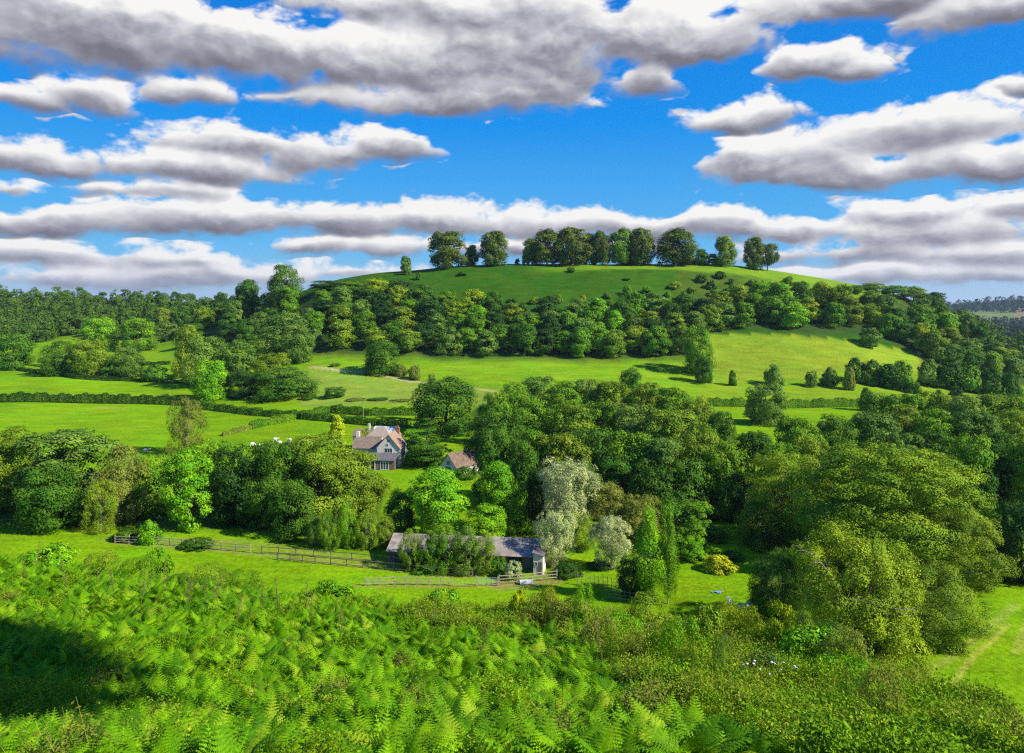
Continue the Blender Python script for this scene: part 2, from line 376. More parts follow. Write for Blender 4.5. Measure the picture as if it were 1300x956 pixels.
def surf(name, c1, c2, scale, rough=0.85, bscale=None, bst=0.3, spec=0.2, stretch=(1, 1, 1)):
    m, N = newmat(name); tc = N.n('ShaderNodeTexCoord')
    v = N.vm('MULTIPLY', tc.outputs['Object'], stretch)
    n = N.noise(v, scale, 5, 0.6); n2 = N.noise(v, bscale or scale * 4, 3)
    c = N.ramp(n, [(0.3, c1), (0.7, c2)])
    finish(N, princ(N, c, rough, spec, bump(N, n2, bst, 0.03))); return m
WOOD = surf('weathered_wood', (0.30, 0.24, 0.17), (0.52, 0.43, 0.32), 3, stretch=(1, 1, 6))
DARKWOOD = surf('old_dark_wood', (0.12, 0.10, 0.075), (0.24, 0.20, 0.15), 3)
RENDER = surf('cream_render', (0.62, 0.54, 0.44), (0.80, 0.73, 0.63), 0.9)
CREAM = surf('pale_render', (0.62, 0.58, 0.50), (0.78, 0.74, 0.66), 0.7)
BRICK = surf('brick', (0.24, 0.12, 0.08), (0.34, 0.18, 0.12), 6)
STONE = surf('brown_stone', (0.12, 0.09, 0.07), (0.24, 0.17, 0.13), 3)
SLATE = surf('grey_slate', (0.10, 0.095, 0.10), (0.19, 0.175, 0.18), 2)
WHITE = surf('white_paint', (0.72, 0.72, 0.72), (0.84, 0.84, 0.84), 2)
DARK = surf('dark_timber', (0.02, 0.02, 0.02), (0.05, 0.045, 0.04), 3)
METAL = surf('galvanised_steel', (0.30, 0.31, 0.32), (0.50, 0.52, 0.52), 3, 0.5)
FLEECE = surf('sheep_fleece', (0.62, 0.58, 0.48), (0.80, 0.76, 0.66), 6, 0.95)
SKIN = surf('skin', (0.55, 0.33, 0.25), (0.62, 0.40, 0.30), 6)
BLUECLOTH = surf('blue_cloth', (0.10, 0.26, 0.62), (0.22, 0.42, 0.80), 4)
HAIR = surf('fair_hair', (0.42, 0.30, 0.18), (0.55, 0.42, 0.28), 10)
def tile_mat(name, c1, c2, row=0.3):
    m, N = newmat(name); tc = N.n('ShaderNodeTexCoord'); br = N.n('ShaderNodeTexBrick')
    N.put(br.inputs['Vector'], tc.outputs['Object']); br.inputs['Scale'].default_value = 1.0
    br.inputs['Brick Width'].default_value = 0.35; br.inputs['Row Height'].default_value = row; br.inputs['Mortar Size'].default_value = 0.012
    br.inputs['Color1'].default_value = (*c1, 1); br.inputs['Color2'].default_value = (*c2, 1); br.inputs['Mortar'].default_value = (c1[0] * .4, c1[1] * .4, c1[2] * .4, 1)
    n = N.noise(tc.outputs['Object'], 1.3, 5, 0.65)
    c = N.mix(N.ss(n, 0.35, 0.7), br.outputs[0], (0.30, 0.27, 0.20, 1)); c = N.mix(0.5, br.outputs[0], c)
    finish(N, princ(N, c, 0.85, 0.15, bump(N, br.outputs[1], -0.4, 0.03))); return m
TILE = tile_mat('brown_roof_tile', (0.20, 0.14, 0.10), (0.30, 0.21, 0.15))
DARKTILE = tile_mat('dark_roof_tile', (0.15, 0.085, 0.055), (0.21, 0.125, 0.085))
ORANGETILE = tile_mat('orange_roof_tile', (0.33, 0.19, 0.12), (0.44, 0.28, 0.19))
PALETILE = tile_mat('weathered_roof_tile', (0.38, 0.30, 0.23), (0.50, 0.40, 0.31))
def corr_mat():
    m, N = newmat('corrugated_roof'); tc = N.n('ShaderNodeTexCoord')
    w = N.n('ShaderNodeTexWave', wave_type='BANDS', bands_direction='X'); N.put(w.inputs['Vector'], tc.outputs['Object']); w.inputs['Scale'].default_value = 2.2
    n = N.noise(tc.outputs['Object'], 0.7, 5, 0.65)
    c = N.ramp(n, [(0.25, (0.13, 0.10, 0.07)), (0.40, (0.27, 0.225, 0.175)), (0.58, (0.40, 0.35, 0.285)), (0.8, (0.54, 0.48, 0.40))])
    finish(N, princ(N, c, 0.95, 0.03, bump(N, w.outputs[1], 0.6, 0.05))); return m
CORR = corr_mat()
def glass_mat():
    m, N = newmat('window_glass'); finish(N, princ(N, (0.03, 0.05, 0.07, 1), 0.08, 0.8)); return m
GLASS = glass_mat()
def gh_mat():
    m, N = newmat('greenhouse_glass'); finish(N, princ(N, (0.55, 0.68, 0.72, 1), 0.15, 0.6)); return m
GHGLASS = gh_mat()

# ------------------------------------------------------------------ the ground sheet
def seg_d(px, py, pts):
    d = np.full(px.shape, 1e9)
    for (x0, y0), (x1, y1) in zip(pts[:-1], pts[1:]):
        L = (x1 - x0) ** 2 + (y1 - y0) ** 2; t = np.clip(((px - x0) * (x1 - x0) + (py - y0) * (y1 - y0)) / L, 0, 1)
        d = np.minimum(d, np.hypot(px - x0 - t * (x1 - x0), py - y0 - t * (y1 - y0)))
    return d
def inpoly(px, py, P):
    r = np.zeros(px.shape, bool); n = len(P)
    for i in range(n):
        x0, y0 = P[i]; x1, y1 = P[(i + 1) % n]
        c = ((y0 > py) != (y1 > py)) & (px < (x1 - x0) * (py - y0) / (y1 - y0 + 1e-12) + x0); r ^= c
    return r
def P2(pts): return [atxy[:2] for atxy in (at(u, v) for u, v in pts)]
def make_ground():
    th = np.concatenate([np.arange(-180, -44, 3.0), np.arange(-44, -37.5, 0.5), np.arange(-37.5, 37.5, 0.11), np.arange(37.5, 44, 0.5), np.arange(44, 180.1, 3.0)])
    th[-1] = 180.0
    r = [0.6]
    while r[-1] < 8000: r.append(r[-1] + max(0.4, 0.0085 * r[-1] if r[-1] < 700 else 0.03 * r[-1]))
    r = np.array(r); T, R = np.meshgrid(np.radians(th), r, indexing='ij')
    X = R * np.sin(T); Y = R * np.cos(T); Z = gz(X.ravel(), Y.ravel()).reshape(X.shape)
    nt, nr = X.shape
    V = np.stack([X, Y, Z], -1).reshape(-1, 3)
    V = np.vstack([V, [[0, 0, -1.7]]])
    i, j = np.meshgrid(np.arange(nt - 1), np.arange(nr - 1), indexing='ij')
    q = np.stack([i * nr + j, (i + 1) * nr + j, (i + 1) * nr + j + 1, i * nr + j + 1], -1).reshape(-1, 4)[:, ::-1]
    tri = np.stack([np.full(nt - 1, nt * nr), np.arange(nt - 1) * nr, (np.arange(nt - 1) + 1) * nr], -1)[:, ::-1]
    # land cover by map position
    x = V[:, 0]; y = V[:, 1]; yy = np.maximum(y, 0.1); u = CU + F * x / yy; v = HZ - F * V[:, 2] / yy
    u = np.where(y > 0.5, u, -9999)
    C = np.empty((len(V), 3)); base = np.array([0.165, 0.345, 0.003]); C[:] = base
    def put(mask, c, k=1.0):
        mm = np.clip(mask, 0, 1)[:, None] * k; C[:] = C * (1 - mm) + np.array(c) * mm
    wu = 5 * np.sin(x * 0.11 + 2 * np.sin(y * 0.05)) + 3 * np.sin(x * 0.31 + y * 0.2); wv_ = 1.2 * np.sin(x * 0.09 + 1) + 0.8 * np.sin(x * 0.27 + 2)
    def blur(m, n=3):
        g_ = m[:-1].reshape(nt, nr).copy()
        for _ in range(n):
            g_[1:-1] = (g_[:-2] + 2 * g_[1:-1] + g_[2:]) / 4; g_[:, 1:-1] = (g_[:, :-2] + 2 * g_[:, 1:-1] + g_[:, 2:]) / 4
        return np.append(g_.ravel(), m[-1])
    def poly(P, c, y0=75, y1=2000, k=1.0):
        # polygon on the map, corners found on the ground
        m = (inpoly(u + wu, v + wv_, P) & (y > y0) & (y < y1)).astype(float)
        put(blur(m), c, k)
    near = y < 75
    put((near | (y < 0)).astype(float), (0.03, 0.055, 0.012))                       # scrub slope under the viewpoint
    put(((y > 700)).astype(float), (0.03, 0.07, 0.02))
    # upper pastures
    poly([(-200, 455), (-200, 475), (60, 478), (240, 486), (240, 470)], (0.160, 0.345, 0.004))
    poly([(150, 428), (330, 428), (330, 470), (140, 462)], (0.160, 0.32, 0.006))
    poly([(380, 440), (1000, 440), (905, 480), (880, 520), (380, 520)], (0.165, 0.33, 0.008), 300, 450)
    poly([(380, 470), (470, 473), (540, 487), (640, 500), (640, 520), (380, 520)], (0.20, 0.31, 0.03), 300, 420)
    poly([(896, 410), (1110, 412), (1200, 455), (1210, 480), (1080, 470), (1010, 485), (900, 486)], (0.20, 0.31, 0.016), 340, 450)
    poly([(900, 484), (1400, 484), (1400, 512), (890, 512)], (0.185, 0.32, 0.010), 300, 400)
    # bracken covered face and the grazed crest of the hill
    face = ((y > 425) & (y < 640) & (u > 385) & (u < 1250)); put(face.astype(float), (0.034, 0.118, 0.005))
    face = None; face2 = ((y > 455) & (y < 517) & (u > 860) & (u < 1010)); put(blur(face2.astype(float), 12), (0.075, 0.12, 0.012), 0.75)
    crest = np.clip((y - (509 + 3 * np.sin(u / 40.0))) / 4, 0, 1) * (y < 900) * np.clip((u - 660) / 90, 0, 1) * (u < 1250); put(crest, (0.17, 0.33, 0.012), 0.9)
    sh = ((u > 930) & (u < 1250) & (y > 480 - (u - 930) * 0.05) & (y < 640)); put(sh.astype(float) * np.clip((u - 930) / 60, 0, 1), (0.16, 0.30, 0.015), 0.85)
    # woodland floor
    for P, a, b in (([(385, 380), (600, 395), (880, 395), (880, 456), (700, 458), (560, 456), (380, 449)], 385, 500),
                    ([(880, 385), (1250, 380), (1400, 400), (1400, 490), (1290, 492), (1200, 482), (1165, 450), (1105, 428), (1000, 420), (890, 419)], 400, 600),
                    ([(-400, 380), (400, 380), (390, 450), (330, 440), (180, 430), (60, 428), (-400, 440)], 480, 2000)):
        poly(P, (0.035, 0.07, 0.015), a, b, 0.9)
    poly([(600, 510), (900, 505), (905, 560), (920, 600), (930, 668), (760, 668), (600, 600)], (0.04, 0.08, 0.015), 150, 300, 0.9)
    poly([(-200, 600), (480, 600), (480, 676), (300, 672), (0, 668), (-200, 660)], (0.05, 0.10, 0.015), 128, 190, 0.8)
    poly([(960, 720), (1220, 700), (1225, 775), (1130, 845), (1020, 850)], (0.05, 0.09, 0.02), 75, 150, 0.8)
    # tracks, worn ground, mud by the fence
    def line(pts, w, c, y0, y1, k=1.0):
        Q = [at(a, b)[:2] for a, b in pts]
        d = seg_d(x, y, Q); put(np.clip((w - d) / (0.35 * w) , 0, 1) * (y > y0) * (y < y1), c, k)
    line([(395, 466), (432, 471), (475, 474), (520, 484), (560, 488), (600, 493), (640, 499)], 1.6, (0.48, 0.36, 0.20), 280, 420, 0.9)
    line([(636, 744), (665, 742), (700, 738)], 2.2, (0.26, 0.18, 0.07), 90, 130, 0.6)
    line([(450, 744), (560, 746), (640, 745)], 0.6, (0.30, 0.17, 0.07), 90, 130, 0.5)
    line([(150, 690), (260, 697), (380, 710), (480, 722), (600, 733)], 0.7, (0.30, 0.22, 0.08), 100, 150, 0.6)
    line([(140, 684), (300, 690), (470, 715), (600, 727)], 2.5, (0.22, 0.30, 0.03), 100, 150, 0.6)
    line([(1130, 872), (1172, 856), (1205, 838), (1250, 800), (1290, 768)], 0.8, (0.30, 0.38, 0.05), 65, 130, 0.6)
    line([(1205, 880), (1222, 852), (1240, 831), (1262, 812), (1280, 792)], 0.45, (0.38, 0.42, 0.06), 65, 130, 0.7)
    line([(1290, 830), (1300, 800), (1310, 780)], 0.6, (0.36, 0.40, 0.06), 65, 130, 0.5)
    line([(185, 434), (215, 431)], 1.5, (0.40, 0.32, 0.18), 400, 700, 0.8)
    line([(125, 518), (155, 519)], 2.0, (0.34, 0.30, 0.08), 250, 340, 0.6)
    # far hills: dark woods and pale strips of field
    fm = (y > 2250) & (y < 2900) & (u > 1000); put(fm.astype(float), (0.16, 0.22, 0.06)); put((fm & (u > 1288)).astype(float), (0.24, 0.20, 0.09))
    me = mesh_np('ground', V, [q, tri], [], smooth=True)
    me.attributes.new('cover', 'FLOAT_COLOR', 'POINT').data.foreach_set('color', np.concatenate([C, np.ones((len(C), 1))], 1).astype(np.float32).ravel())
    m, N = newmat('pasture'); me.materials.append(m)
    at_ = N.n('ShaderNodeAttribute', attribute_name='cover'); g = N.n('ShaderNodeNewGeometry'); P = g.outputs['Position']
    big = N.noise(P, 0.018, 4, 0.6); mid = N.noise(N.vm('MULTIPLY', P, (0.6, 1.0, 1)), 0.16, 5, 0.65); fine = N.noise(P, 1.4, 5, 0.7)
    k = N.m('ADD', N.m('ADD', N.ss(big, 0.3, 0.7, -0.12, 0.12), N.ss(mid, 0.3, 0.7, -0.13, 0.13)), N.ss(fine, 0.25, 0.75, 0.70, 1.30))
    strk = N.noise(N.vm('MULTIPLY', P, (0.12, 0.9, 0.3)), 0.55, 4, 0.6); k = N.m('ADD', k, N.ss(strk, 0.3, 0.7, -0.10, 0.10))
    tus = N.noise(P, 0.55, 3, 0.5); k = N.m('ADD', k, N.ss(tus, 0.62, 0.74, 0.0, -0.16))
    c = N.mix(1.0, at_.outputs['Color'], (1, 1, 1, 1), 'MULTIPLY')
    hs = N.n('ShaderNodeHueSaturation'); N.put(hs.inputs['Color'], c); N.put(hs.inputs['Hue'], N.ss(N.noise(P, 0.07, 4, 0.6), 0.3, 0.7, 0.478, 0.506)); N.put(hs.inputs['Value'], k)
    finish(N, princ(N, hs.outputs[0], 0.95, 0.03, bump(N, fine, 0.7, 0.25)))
    tag(link('ground', me), kind='structure')
make_ground()

# ------------------------------------------------------------------ foliage
def rdir(rg, n):
    v = rg.normal(size=(n, 3)); return v / np.linalg.norm(v, axis=1, keepdims=True)
def leaves(rg, pos, nrm, size, asp=0.62, tone=None):
    """one pointed leaf cluster face per position, lying roughly across nrm"""
    n = len(pos); nrm = nrm / (np.linalg.norm(nrm, axis=1, keepdims=True) + 1e-9)
    t = np.cross(nrm, rdir(rg, n)); t /= (np.linalg.norm(t, axis=1, keepdims=True) + 1e-9); b = np.cross(nrm, t)
    s = (size * rg.uniform(0.6, 1.35, n))[:, None]; w = s * asp * rg.uniform(0.7, 1.3, (n, 1))
    sk = rg.uniform(-0.25, 0.25, (n, 1)) * s
    V = np.stack([pos - t * s * .5, pos - b * w * .5 + t * sk, pos + t * s * .5 - nrm * s * 0.12, pos + b * w * .5 + t * sk], 1).reshape(-1, 3)
    return V, np.arange(4 * n).reshape(-1, 4)
PROF = {
    'round': lambda t: np.sqrt(np.clip(1 - (np.abs(t - 0.38) / np.where(t > 0.38, 0.64, 0.55)) ** 2.4, 0, 1)),
    'dome':  lambda t: np.sqrt(np.clip(1 - t ** 2.2, 0, 1)) * (0.86 + 0.14 * np.clip(t * 6, 0, 1)),
    'poplar': lambda t: np.clip(t * 4.5, 0, 1) ** .6 * np.clip(1.12 - t, 0, 1) ** .55,
    'cone':  lambda t: np.clip(1.03 - t, 0, 1) ** 0.75 * np.clip(t * 8 + 0.5, 0, 1),
    'cedar': lambda t: np.clip(1.02 - t, 0, 1) ** 0.8 * np.clip(t * 5 + 0.3, 0, 1),
    'vase':  lambda t: (0.35 + 0.75 * t ** 0.7) * np.sqrt(np.clip(1 - (np.clip(t - .55, 0, 1) / 0.46) ** 2.5, 0, 1)),
    'flat':  lambda t: np.where(t < 0.35, t / 0.35, np.sqrt(np.clip(1 - ((t - 0.35) / 0.68) ** 2, 0, 1))),
}
def crown_pts(rg, H, W, kind='round', base=0.12, nb=60, br=0.17, zs=0.8, nleaf=8000, lean=(0, 0), irregular=0.16, inner=0.12, droop=0.0):
    R = W / 2; prof = PROF[kind]
    ph0 = rg.uniform(0, 6.28, 6)
    # clump centres on an uneven envelope
    t = rg.uniform(0, 1, nb * 6); wgt = prof(t); keep = rg.uniform(0, 1, len(t)) < (wgt * 0.85 + 0.15); t = t[keep][:nb]; nb = len(t)
    if kind == 'cedar': t = np.round(t * 9) / 9 + rg.normal(0, 0.008, nb); t = np.clip(t, 0.02, 0.99)
    ph = rg.uniform(0, 6.28, nb)
    irr = 1 + irregular * (np.sin(2 * ph + ph0[0] + 3 * t) + 0.8 * np.sin(3 * ph + ph0[1] - 5 * t) + 0.6 * np.sin(5 * t * 2 + ph0[2] + ph))
    rb = W * br * rg.uniform(0.5, 1.5, nb) * (0.55 + 0.45 * prof(t))
    rr = prof(t) * (R - rb * 0.75) * irr * np.where(rg.uniform(0, 1, nb) < inner, rg.uniform(0, 0.6, nb), rg.uniform(0.78, 1.02, nb))
    Hc = H * (1 - base); zc = H * base + t * Hc
    zc = np.minimum(zc, H - rb * zs * 0.8); zc = np.maximum(zc, H * base * 0.9 + rb * zs * 0.3)
    C = np.stack([rr * np.cos(ph) + lean[0] * t, rr * np.sin(ph) + lean[1] * t, zc], 1)
    ctr = np.array([0, 0, H * (base + (1 - base) * 0.45)])
    tone_b = rg.uniform(0, 1, nb)
    idx = rg.choice(nb, nleaf, p=(rb ** 2) / (rb ** 2).sum())
    d = rdir(rg, nleaf * 1); out = C[idx] - ctr; out /= (np.linalg.norm(out, axis=1, keepdims=True) + 1e-6)
    out = out * 0.75 + np.array([0, 0, 0.35]); flip = (d * out).sum(1) < -0.25; d[flip] *= -1
    lump = 1 + 0.16 * np.sin(d[:, 0] * 5 + idx) + 0.14 * np.sin(d[:, 2] * 6 + 2 * idx)
    rad = rb[idx] * rg.uniform(0.70, 1.08, nleaf) * lump
    pos = C[idx] + d * rad[:, None] * np.array([1, 1, zs])
    if droop > 0:
        pos[:, 2] -= droop * H * (np.hypot(pos[:, 0], pos[:, 1]) / R) ** 2 * rg.uniform(0.2, 1, nleaf)
    pos[:, 2] = np.maximum(pos[:, 2], 0.05)
    nrm = d * 0.85 + out * 0.35 + rdir(rg, nleaf) * 0.42
    return pos, nrm, tone_b[idx], C
def trunk_mesh(rg, H, W, C, base, r0, mat, limbs=7, name='trunk'):
    mb = MB(); top = H * (base + 0.45); px, py = rg.normal(0, 0.02 * H, 2)
    P = [(0, 0, -0.6), (px * .2, py * .2, H * base * 0.5), (px * .6, py * .6, H * (base + 0.18)), (px, py, top), (px * 1.3, py * 1.3, H * 0.82)]
    mb.tube(P, [r0 * 1.35, r0 * 0.95, r0 * 0.75, r0 * 0.42, r0 * 0.1], 7)
    order = rg.permutation(len(C))[:limbs]
    for k in order:
        c = C[k]; z0 = min(H * base + 0.1 * H + rg.uniform(0, 0.25) * H, c[2] * 0.85)
        f = z0 / top; a = np.array([px * f, py * f, z0]); m = (a * 0.5 + c * 0.5) + np.array([0, 0, -0.04 * H])
        mb.tube([tuple(a), tuple(m), tuple(c), tuple(c + (c - m) * 0.35)], [r0 * 0.42, r0 * 0.27, r0 * 0.14, r0 * 0.04], 5)
    return mb.mesh(name, mat)
TPL = {}
def template(key, H, W, kind, leaf, nleaf, n=2, bark=BARK, limbs=7, r0=None, asp=0.62, **kw):
    out = []
    for i in range(n):
        rg = np.random.default_rng(abs(hash_(key)) % 99991 + i * 17)
        pos, nrm, tone, C = crown_pts(rg, H, W, kind, nleaf=nleaf, **kw)
        V, Q = leaves(rg, pos, nrm, leaf, asp)
        cm = mesh_np(key + '_crown', V, Q, [LEAF], tone=tone)
        tm = trunk_mesh(rg, H, W, C, kw.get('base', 0.12), r0 or (0.022 * H + 0.05), bark, limbs)
        # measured size, so that placing to a height and a width is exact
        w = 2 * np.quantile(np.hypot(V[:, 0], V[:, 1]), 0.985); h = np.quantile(V[:, 2], 0.998)
        out.append((cm, tm, h, w))
    TPL[key] = out
def hash_(s):
    h = 7
    for ch in s: h = (h * 31 + ord(ch)) % 1000003
    return h
# near (about 100 m), mid (150-330 m), far (380-560 m)
template('oak_n', 17, 15, 'round', 0.34, 42000, 2, nb=120, br=0.125, base=0.02, inner=0.2)
template('oak_m', 16, 14, 'round', 0.48, 17000, 4, nb=74, br=0.155, base=0.0, inner=0.22)
template('oak_f', 14, 12, 'round', 0.66, 7600, 5, nb=44, br=0.19, base=0.0, limbs=3, inner=0.2)
template('park_f', 19, 17, 'round', 0.74, 15000, 4, nb=80, br=0.165, base=0.07, limbs=9, irregular=0.13, bark=PALEBARK, inner=0.25)
template('umbrella_f', 16, 20, 'flat', 0.66, 8500, 1, nb=60, br=0.14, base=0.2, limbs=10, irregular=0.1, inner=0.2)
template('ash_m', 16, 13, 'vase', 0.44, 16000, 3, nb=90, br=0.125, base=0.02, irregular=0.18, inner=0.25)
template('feather_m', 15, 10, 'round', 0.34, 21000, 3, nb=130, br=0.11, base=0.03, zs=1.35, irregular=0.2, droop=0.04, asp=0.42, bark=PALEBARK, limbs=12, inner=0.2)
template('silver_m', 15, 13, 'vase', 0.32, 26000, 2, nb=150, br=0.095, base=0.03, zs=1.15, irregular=0.22, asp=0.42, bark=PALEBARK, limbs=16, inner=0.2)
template('poplar_m', 14, 4.2, 'poplar', 0.25, 11500, 2, nb=80, br=0.16, base=0.10, zs=2.8, irregular=0.26, bark=PALEBARK, limbs=10, r0=0.16, asp=0.45, inner=0.3)
template('cedar_m', 14, 11, 'cedar', 0.36, 17000, 1, nb=140, br=0.12, base=0.02, zs=0.28, irregular=0.14, droop=0.03, inner=0.35, asp=0.42)
template('cone_m', 9, 4.5, 'cone', 0.32, 8000, 1, nb=60, br=0.2, base=0.0, zs=1.2, limbs=2, irregular=0.14)
template('bush_m', 4, 5, 'dome', 0.34, 4200, 3, nb=40, br=0.17, base=0.0, limbs=3, r0=0.06)
template('bush_f', 5, 7, 'dome', 0.7, 1800, 3, nb=22, br=0.19, base=0.0, limbs=2, r0=0.08)

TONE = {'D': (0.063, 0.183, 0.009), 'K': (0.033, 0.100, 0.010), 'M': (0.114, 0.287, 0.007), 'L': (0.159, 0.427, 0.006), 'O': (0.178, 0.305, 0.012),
        'Y': (0.266, 0.390, 0.007), 'B': (0.44, 0.54, 0.20), 'G': (0.52, 0.62, 0.01), 'W': (0.205, 0.265, 0.032), 'S': (0.133, 0.262, 0.027)}
TONE['H'] = (0.105, 0.165, 0.014); TONE['R'] = (0.26, 0.20, 0.06); TONE['N'] = (0.200, 0.335, 0.008)
TNAME = {'H': 'dark olive', 'N': 'olive', 'R': 'brown', 'D': 'dark green', 'K': 'very dark green', 'M': 'mid green', 'L': 'bright green', 'O': 'olive green', 'Y': 'yellow green', 'B': 'silvery green', 'G': 'golden yellow', 'W': 'brownish olive', 'S': 'greyish green'}
RT = random.Random(5)
COUNT = {'tree': 0, 'bush': 0}
USEDT = {}
def plant(key, u, Y, vtop, wpx, tone, label, group=None, cat='tree', name=None, maxh=None):
    """a tree or bush standing at depth Y in direction u, tall enough to reach row vtop, wpx wide"""
    x, y, z = atY(u, Y); H = (HZ - vtop) * Y / F - z; W = wpx * Y / F
    H = max(H, 0.6)
    if maxh: H = min(H, maxh)
    vs_ = TPL[key]; cm, tm, h, w = vs_[RT.randrange(len(vs_))]
    c = TONE[tone]; jit = RT.uniform(0.88, 1.14); hj = RT.uniform(0.93, 1.07)
    c = (c[0] * jit * hj, c[1] * jit, c[2] * jit)
    nm = name or (cat.replace(' ', '_'))
    rz = RT.uniform(0, 6.283); sx = W / w; sz = H / h
    root = empty(nm, (x, y, z), rz); root.scale = (sx, sx, sz)
    tag(root, label, cat, group)
    link('crown' if cat == 'tree' else 'foliage', cm, root, color=c)
    if cat == 'tree' or True: link('trunk' if cat == 'tree' else 'stem', tm, root)
    COUNT[cat] = COUNT.get(cat, 0) + 1
    return root
# ------------------------------------------------------------------ trees that can be told apart
def T(rows, name='broadleaf_tree', group=None, cat='tree'):
    for (key, u, Y, vt, w, tone, label) in rows: plant(key, u, Y, vt, w, tone, label, group, cat, name)
# on the crest of the hill
T([
 ('park_f', 568, 527, 294, 50, 'H', 'big round crowned tree at the left end of the trees on the hilltop'),
 ('park_f', 599, 535, 311, 21, 'D', 'small dark tree just right of the big round tree on the hilltop'),
 ('park_f', 627, 529, 293, 39, 'H', 'round tree on the hilltop with a gap of sky to its right'),
 ('park_f', 676, 534, 303, 30, 'O', 'lower outer tree at the left end of the long clump on the hilltop'),
 ('park_f', 694, 529, 290, 44, 'H', 'broad tree second from the left in the long clump on the hilltop'),
 ('park_f', 727, 529, 289, 52, 'H', 'widest crown in the left half of the long clump on the hilltop'),
 ('park_f', 748, 534, 296, 23, 'H', 'slim tree in the middle of the long clump on the hilltop'),
 ('park_f', 765, 530, 293, 29, 'H', 'neat oval tree in the middle of the long clump on the hilltop'),
 ('park_f', 788, 530, 290, 34, 'M', 'tall tree third from the right end of the long clump on the hilltop'),
 ('park_f', 803, 538, 301, 23, 'D', 'dark low tree between two tall ones in the long clump on the hilltop'),
 ('park_f', 815, 529, 290, 37, 'H', 'tall tree at the right end of the long clump on the hilltop'),
 ('park_f', 858, 528, 289, 54, 'H', 'massive domed tree standing alone right of the long hilltop clump'),
 ('park_f', 891, 532, 316, 20, 'M', 'small tree tucked against the massive domed hilltop tree'),
 ('park_f', 904, 533, 322, 13, 'W', 'smallest pale tree on the hilltop between a domed and a conical tree'),
 ('park_f', 921, 528, 300, 30, 'O', 'conical olive tree on the hilltop left of the close pair'),
 ('park_f', 957, 531, 301, 28, 'H', 'left hand tree of the close pair at the right end of the hilltop'),
 ('umbrella_f', 974, 532, 309, 34, 'H', 'right hand spreading tree of the close pair at the right end of the hilltop'),
 ('park_f', 515, 524, 325, 15, 'S', 'lone little lollipop tree on the left shoulder of the hill'),
 ('oak_m', 362, 515, 336, 52, 'D', 'tall dark tree standing above the ridge wood left of the hill'),
 ('park_f', 313, 530, 355, 34, 'D', 'rounded dark tree on the ridge left of the tallest ridge tree'),
 ('oak_f', 415, 512, 356, 50, 'D', 'dark tree where the ridge wood meets the left foot of the hill'),
 ('oak_f', 447, 490, 357, 42, 'M', 'tree beside the left slope of the hill, next to a yellowish one'),
 ('oak_f', 478, 478, 353, 38, 'Y', 'yellowish tree at the top edge of the wood on the left slope of the hill'),
 ('oak_f', 508, 474, 355, 44, 'K', 'very dark tree beside the yellowish one at the top of the hillside wood'),
])
T([
 ('oak_f', 1086, 508, 362, 26, 'M', 'first tree of the skyline wood where the right shoulder of the hill begins'),
 ('oak_f', 1108, 524, 359, 36, 'O', 'second tree from the left of the skyline wood on the right shoulder'),
 ('oak_f', 1134, 530, 362, 36, 'M', 'third tree from the left of the skyline wood on the right shoulder'),
 ('oak_f', 1160, 534, 363, 38, 'O', 'fourth tree from the left of the skyline wood on the right shoulder'),
 ('oak_f', 1184, 536, 371, 34, 'D', 'last tree of the skyline wood before the distant hills at the right'),
])
# trees standing in the hillside pastures
T([
 ('oak_m', 485, 364, 433, 52, 'D', 'dense dark tree alone at the pasture edge below the hillside wood'),
 ('oak_m', 886, 374, 414, 44, 'M', 'tall rounded tree jutting out of the wood into the hill pasture'),
 ('oak_m', 893, 358, 452, 26, 'D', 'small tree at the foot of the tall one jutting into the hill pasture'),
 ('oak_m', 237, 385, 413, 40, 'O', 'top left tree of the clump at the middle of the left fields'),
 ('oak_m', 262, 355, 427, 56, 'S', 'greyish tree in the clump at the middle of the left fields'),
 ('ash_m', 300, 350, 432, 50, 'S', 'loose greyish tree on the right of the clump in the left fields'),
 ('oak_m', 268, 322, 457, 46, 'L', 'bright green tree at the lower left of the clump in the left fields'),
 ('oak_m', 307, 326, 470, 48, 'K', 'very dark low tree at the hedge between the bright and the domed tree'),
 ('oak_m', 345, 352, 448, 50, 'O', 'olive tree behind the dark domed tree of the left fields'),
 ('oak_m', 362, 322, 467, 82, 'D', 'wide dark domed tree standing on the hedge corner'),
 ('oak_m', 425, 318, 491, 30, 'D', 'small round dark tree on the hedge right of the domed tree'),
 ('oak_m', 16, 425, 424, 56, 'D', 'dense tree at the left edge of the photo above the upper hedge'),
 ('oak_m', 76, 398, 433, 50, 'D', 'dark round tree at the left of the hedgerow pair in the upper left field'),
 ('oak_m', 113, 396, 431, 54, 'O', 'olive domed tree at the right of the hedgerow pair in the upper left field'),
 ('oak_m', 163, 392, 441, 42, 'S', 'smaller round tree right of the hedgerow pair in the upper left field'),
 ('oak_m', 127, 520, 403, 46, 'L', 'lighter round tree in front of the far wood by the field notch'),
 ('oak_m', 175, 520, 404, 50, 'M', 'tree at the edge of the far wood right of the lighter round tree'),
 ('oak_m', 358, 425, 398, 80, 'S', 'large pale crowned tree below the tall dark ridge tree'),
 ('oak_m', 378, 395, 412, 44, 'S', 'pale tree at the top corner of the middle pasture'),
 ('oak_m', 973, 262, 486, 58, 'S', 'tall grey green tree between the central wood and the small right field'),
 ('oak_m', 565, 238, 480, 92, 'D', 'largest dark oak right behind the farmhouse'),
 ('oak_m', 548, 262, 474, 18, 'W', 'slender brown tipped tree poking up behind the largest dark oak'),
])
T([('cedar_m', 541, 191, 531, 66, 'D', 'dark cedar with layered drooping branches beside the farmhouse')], 'cedar_tree')
T([('cone_m', 428, 232, 527, 24, 'G', 'golden yellow conifer at the left of the farmhouse')], 'golden_conifer_tree')
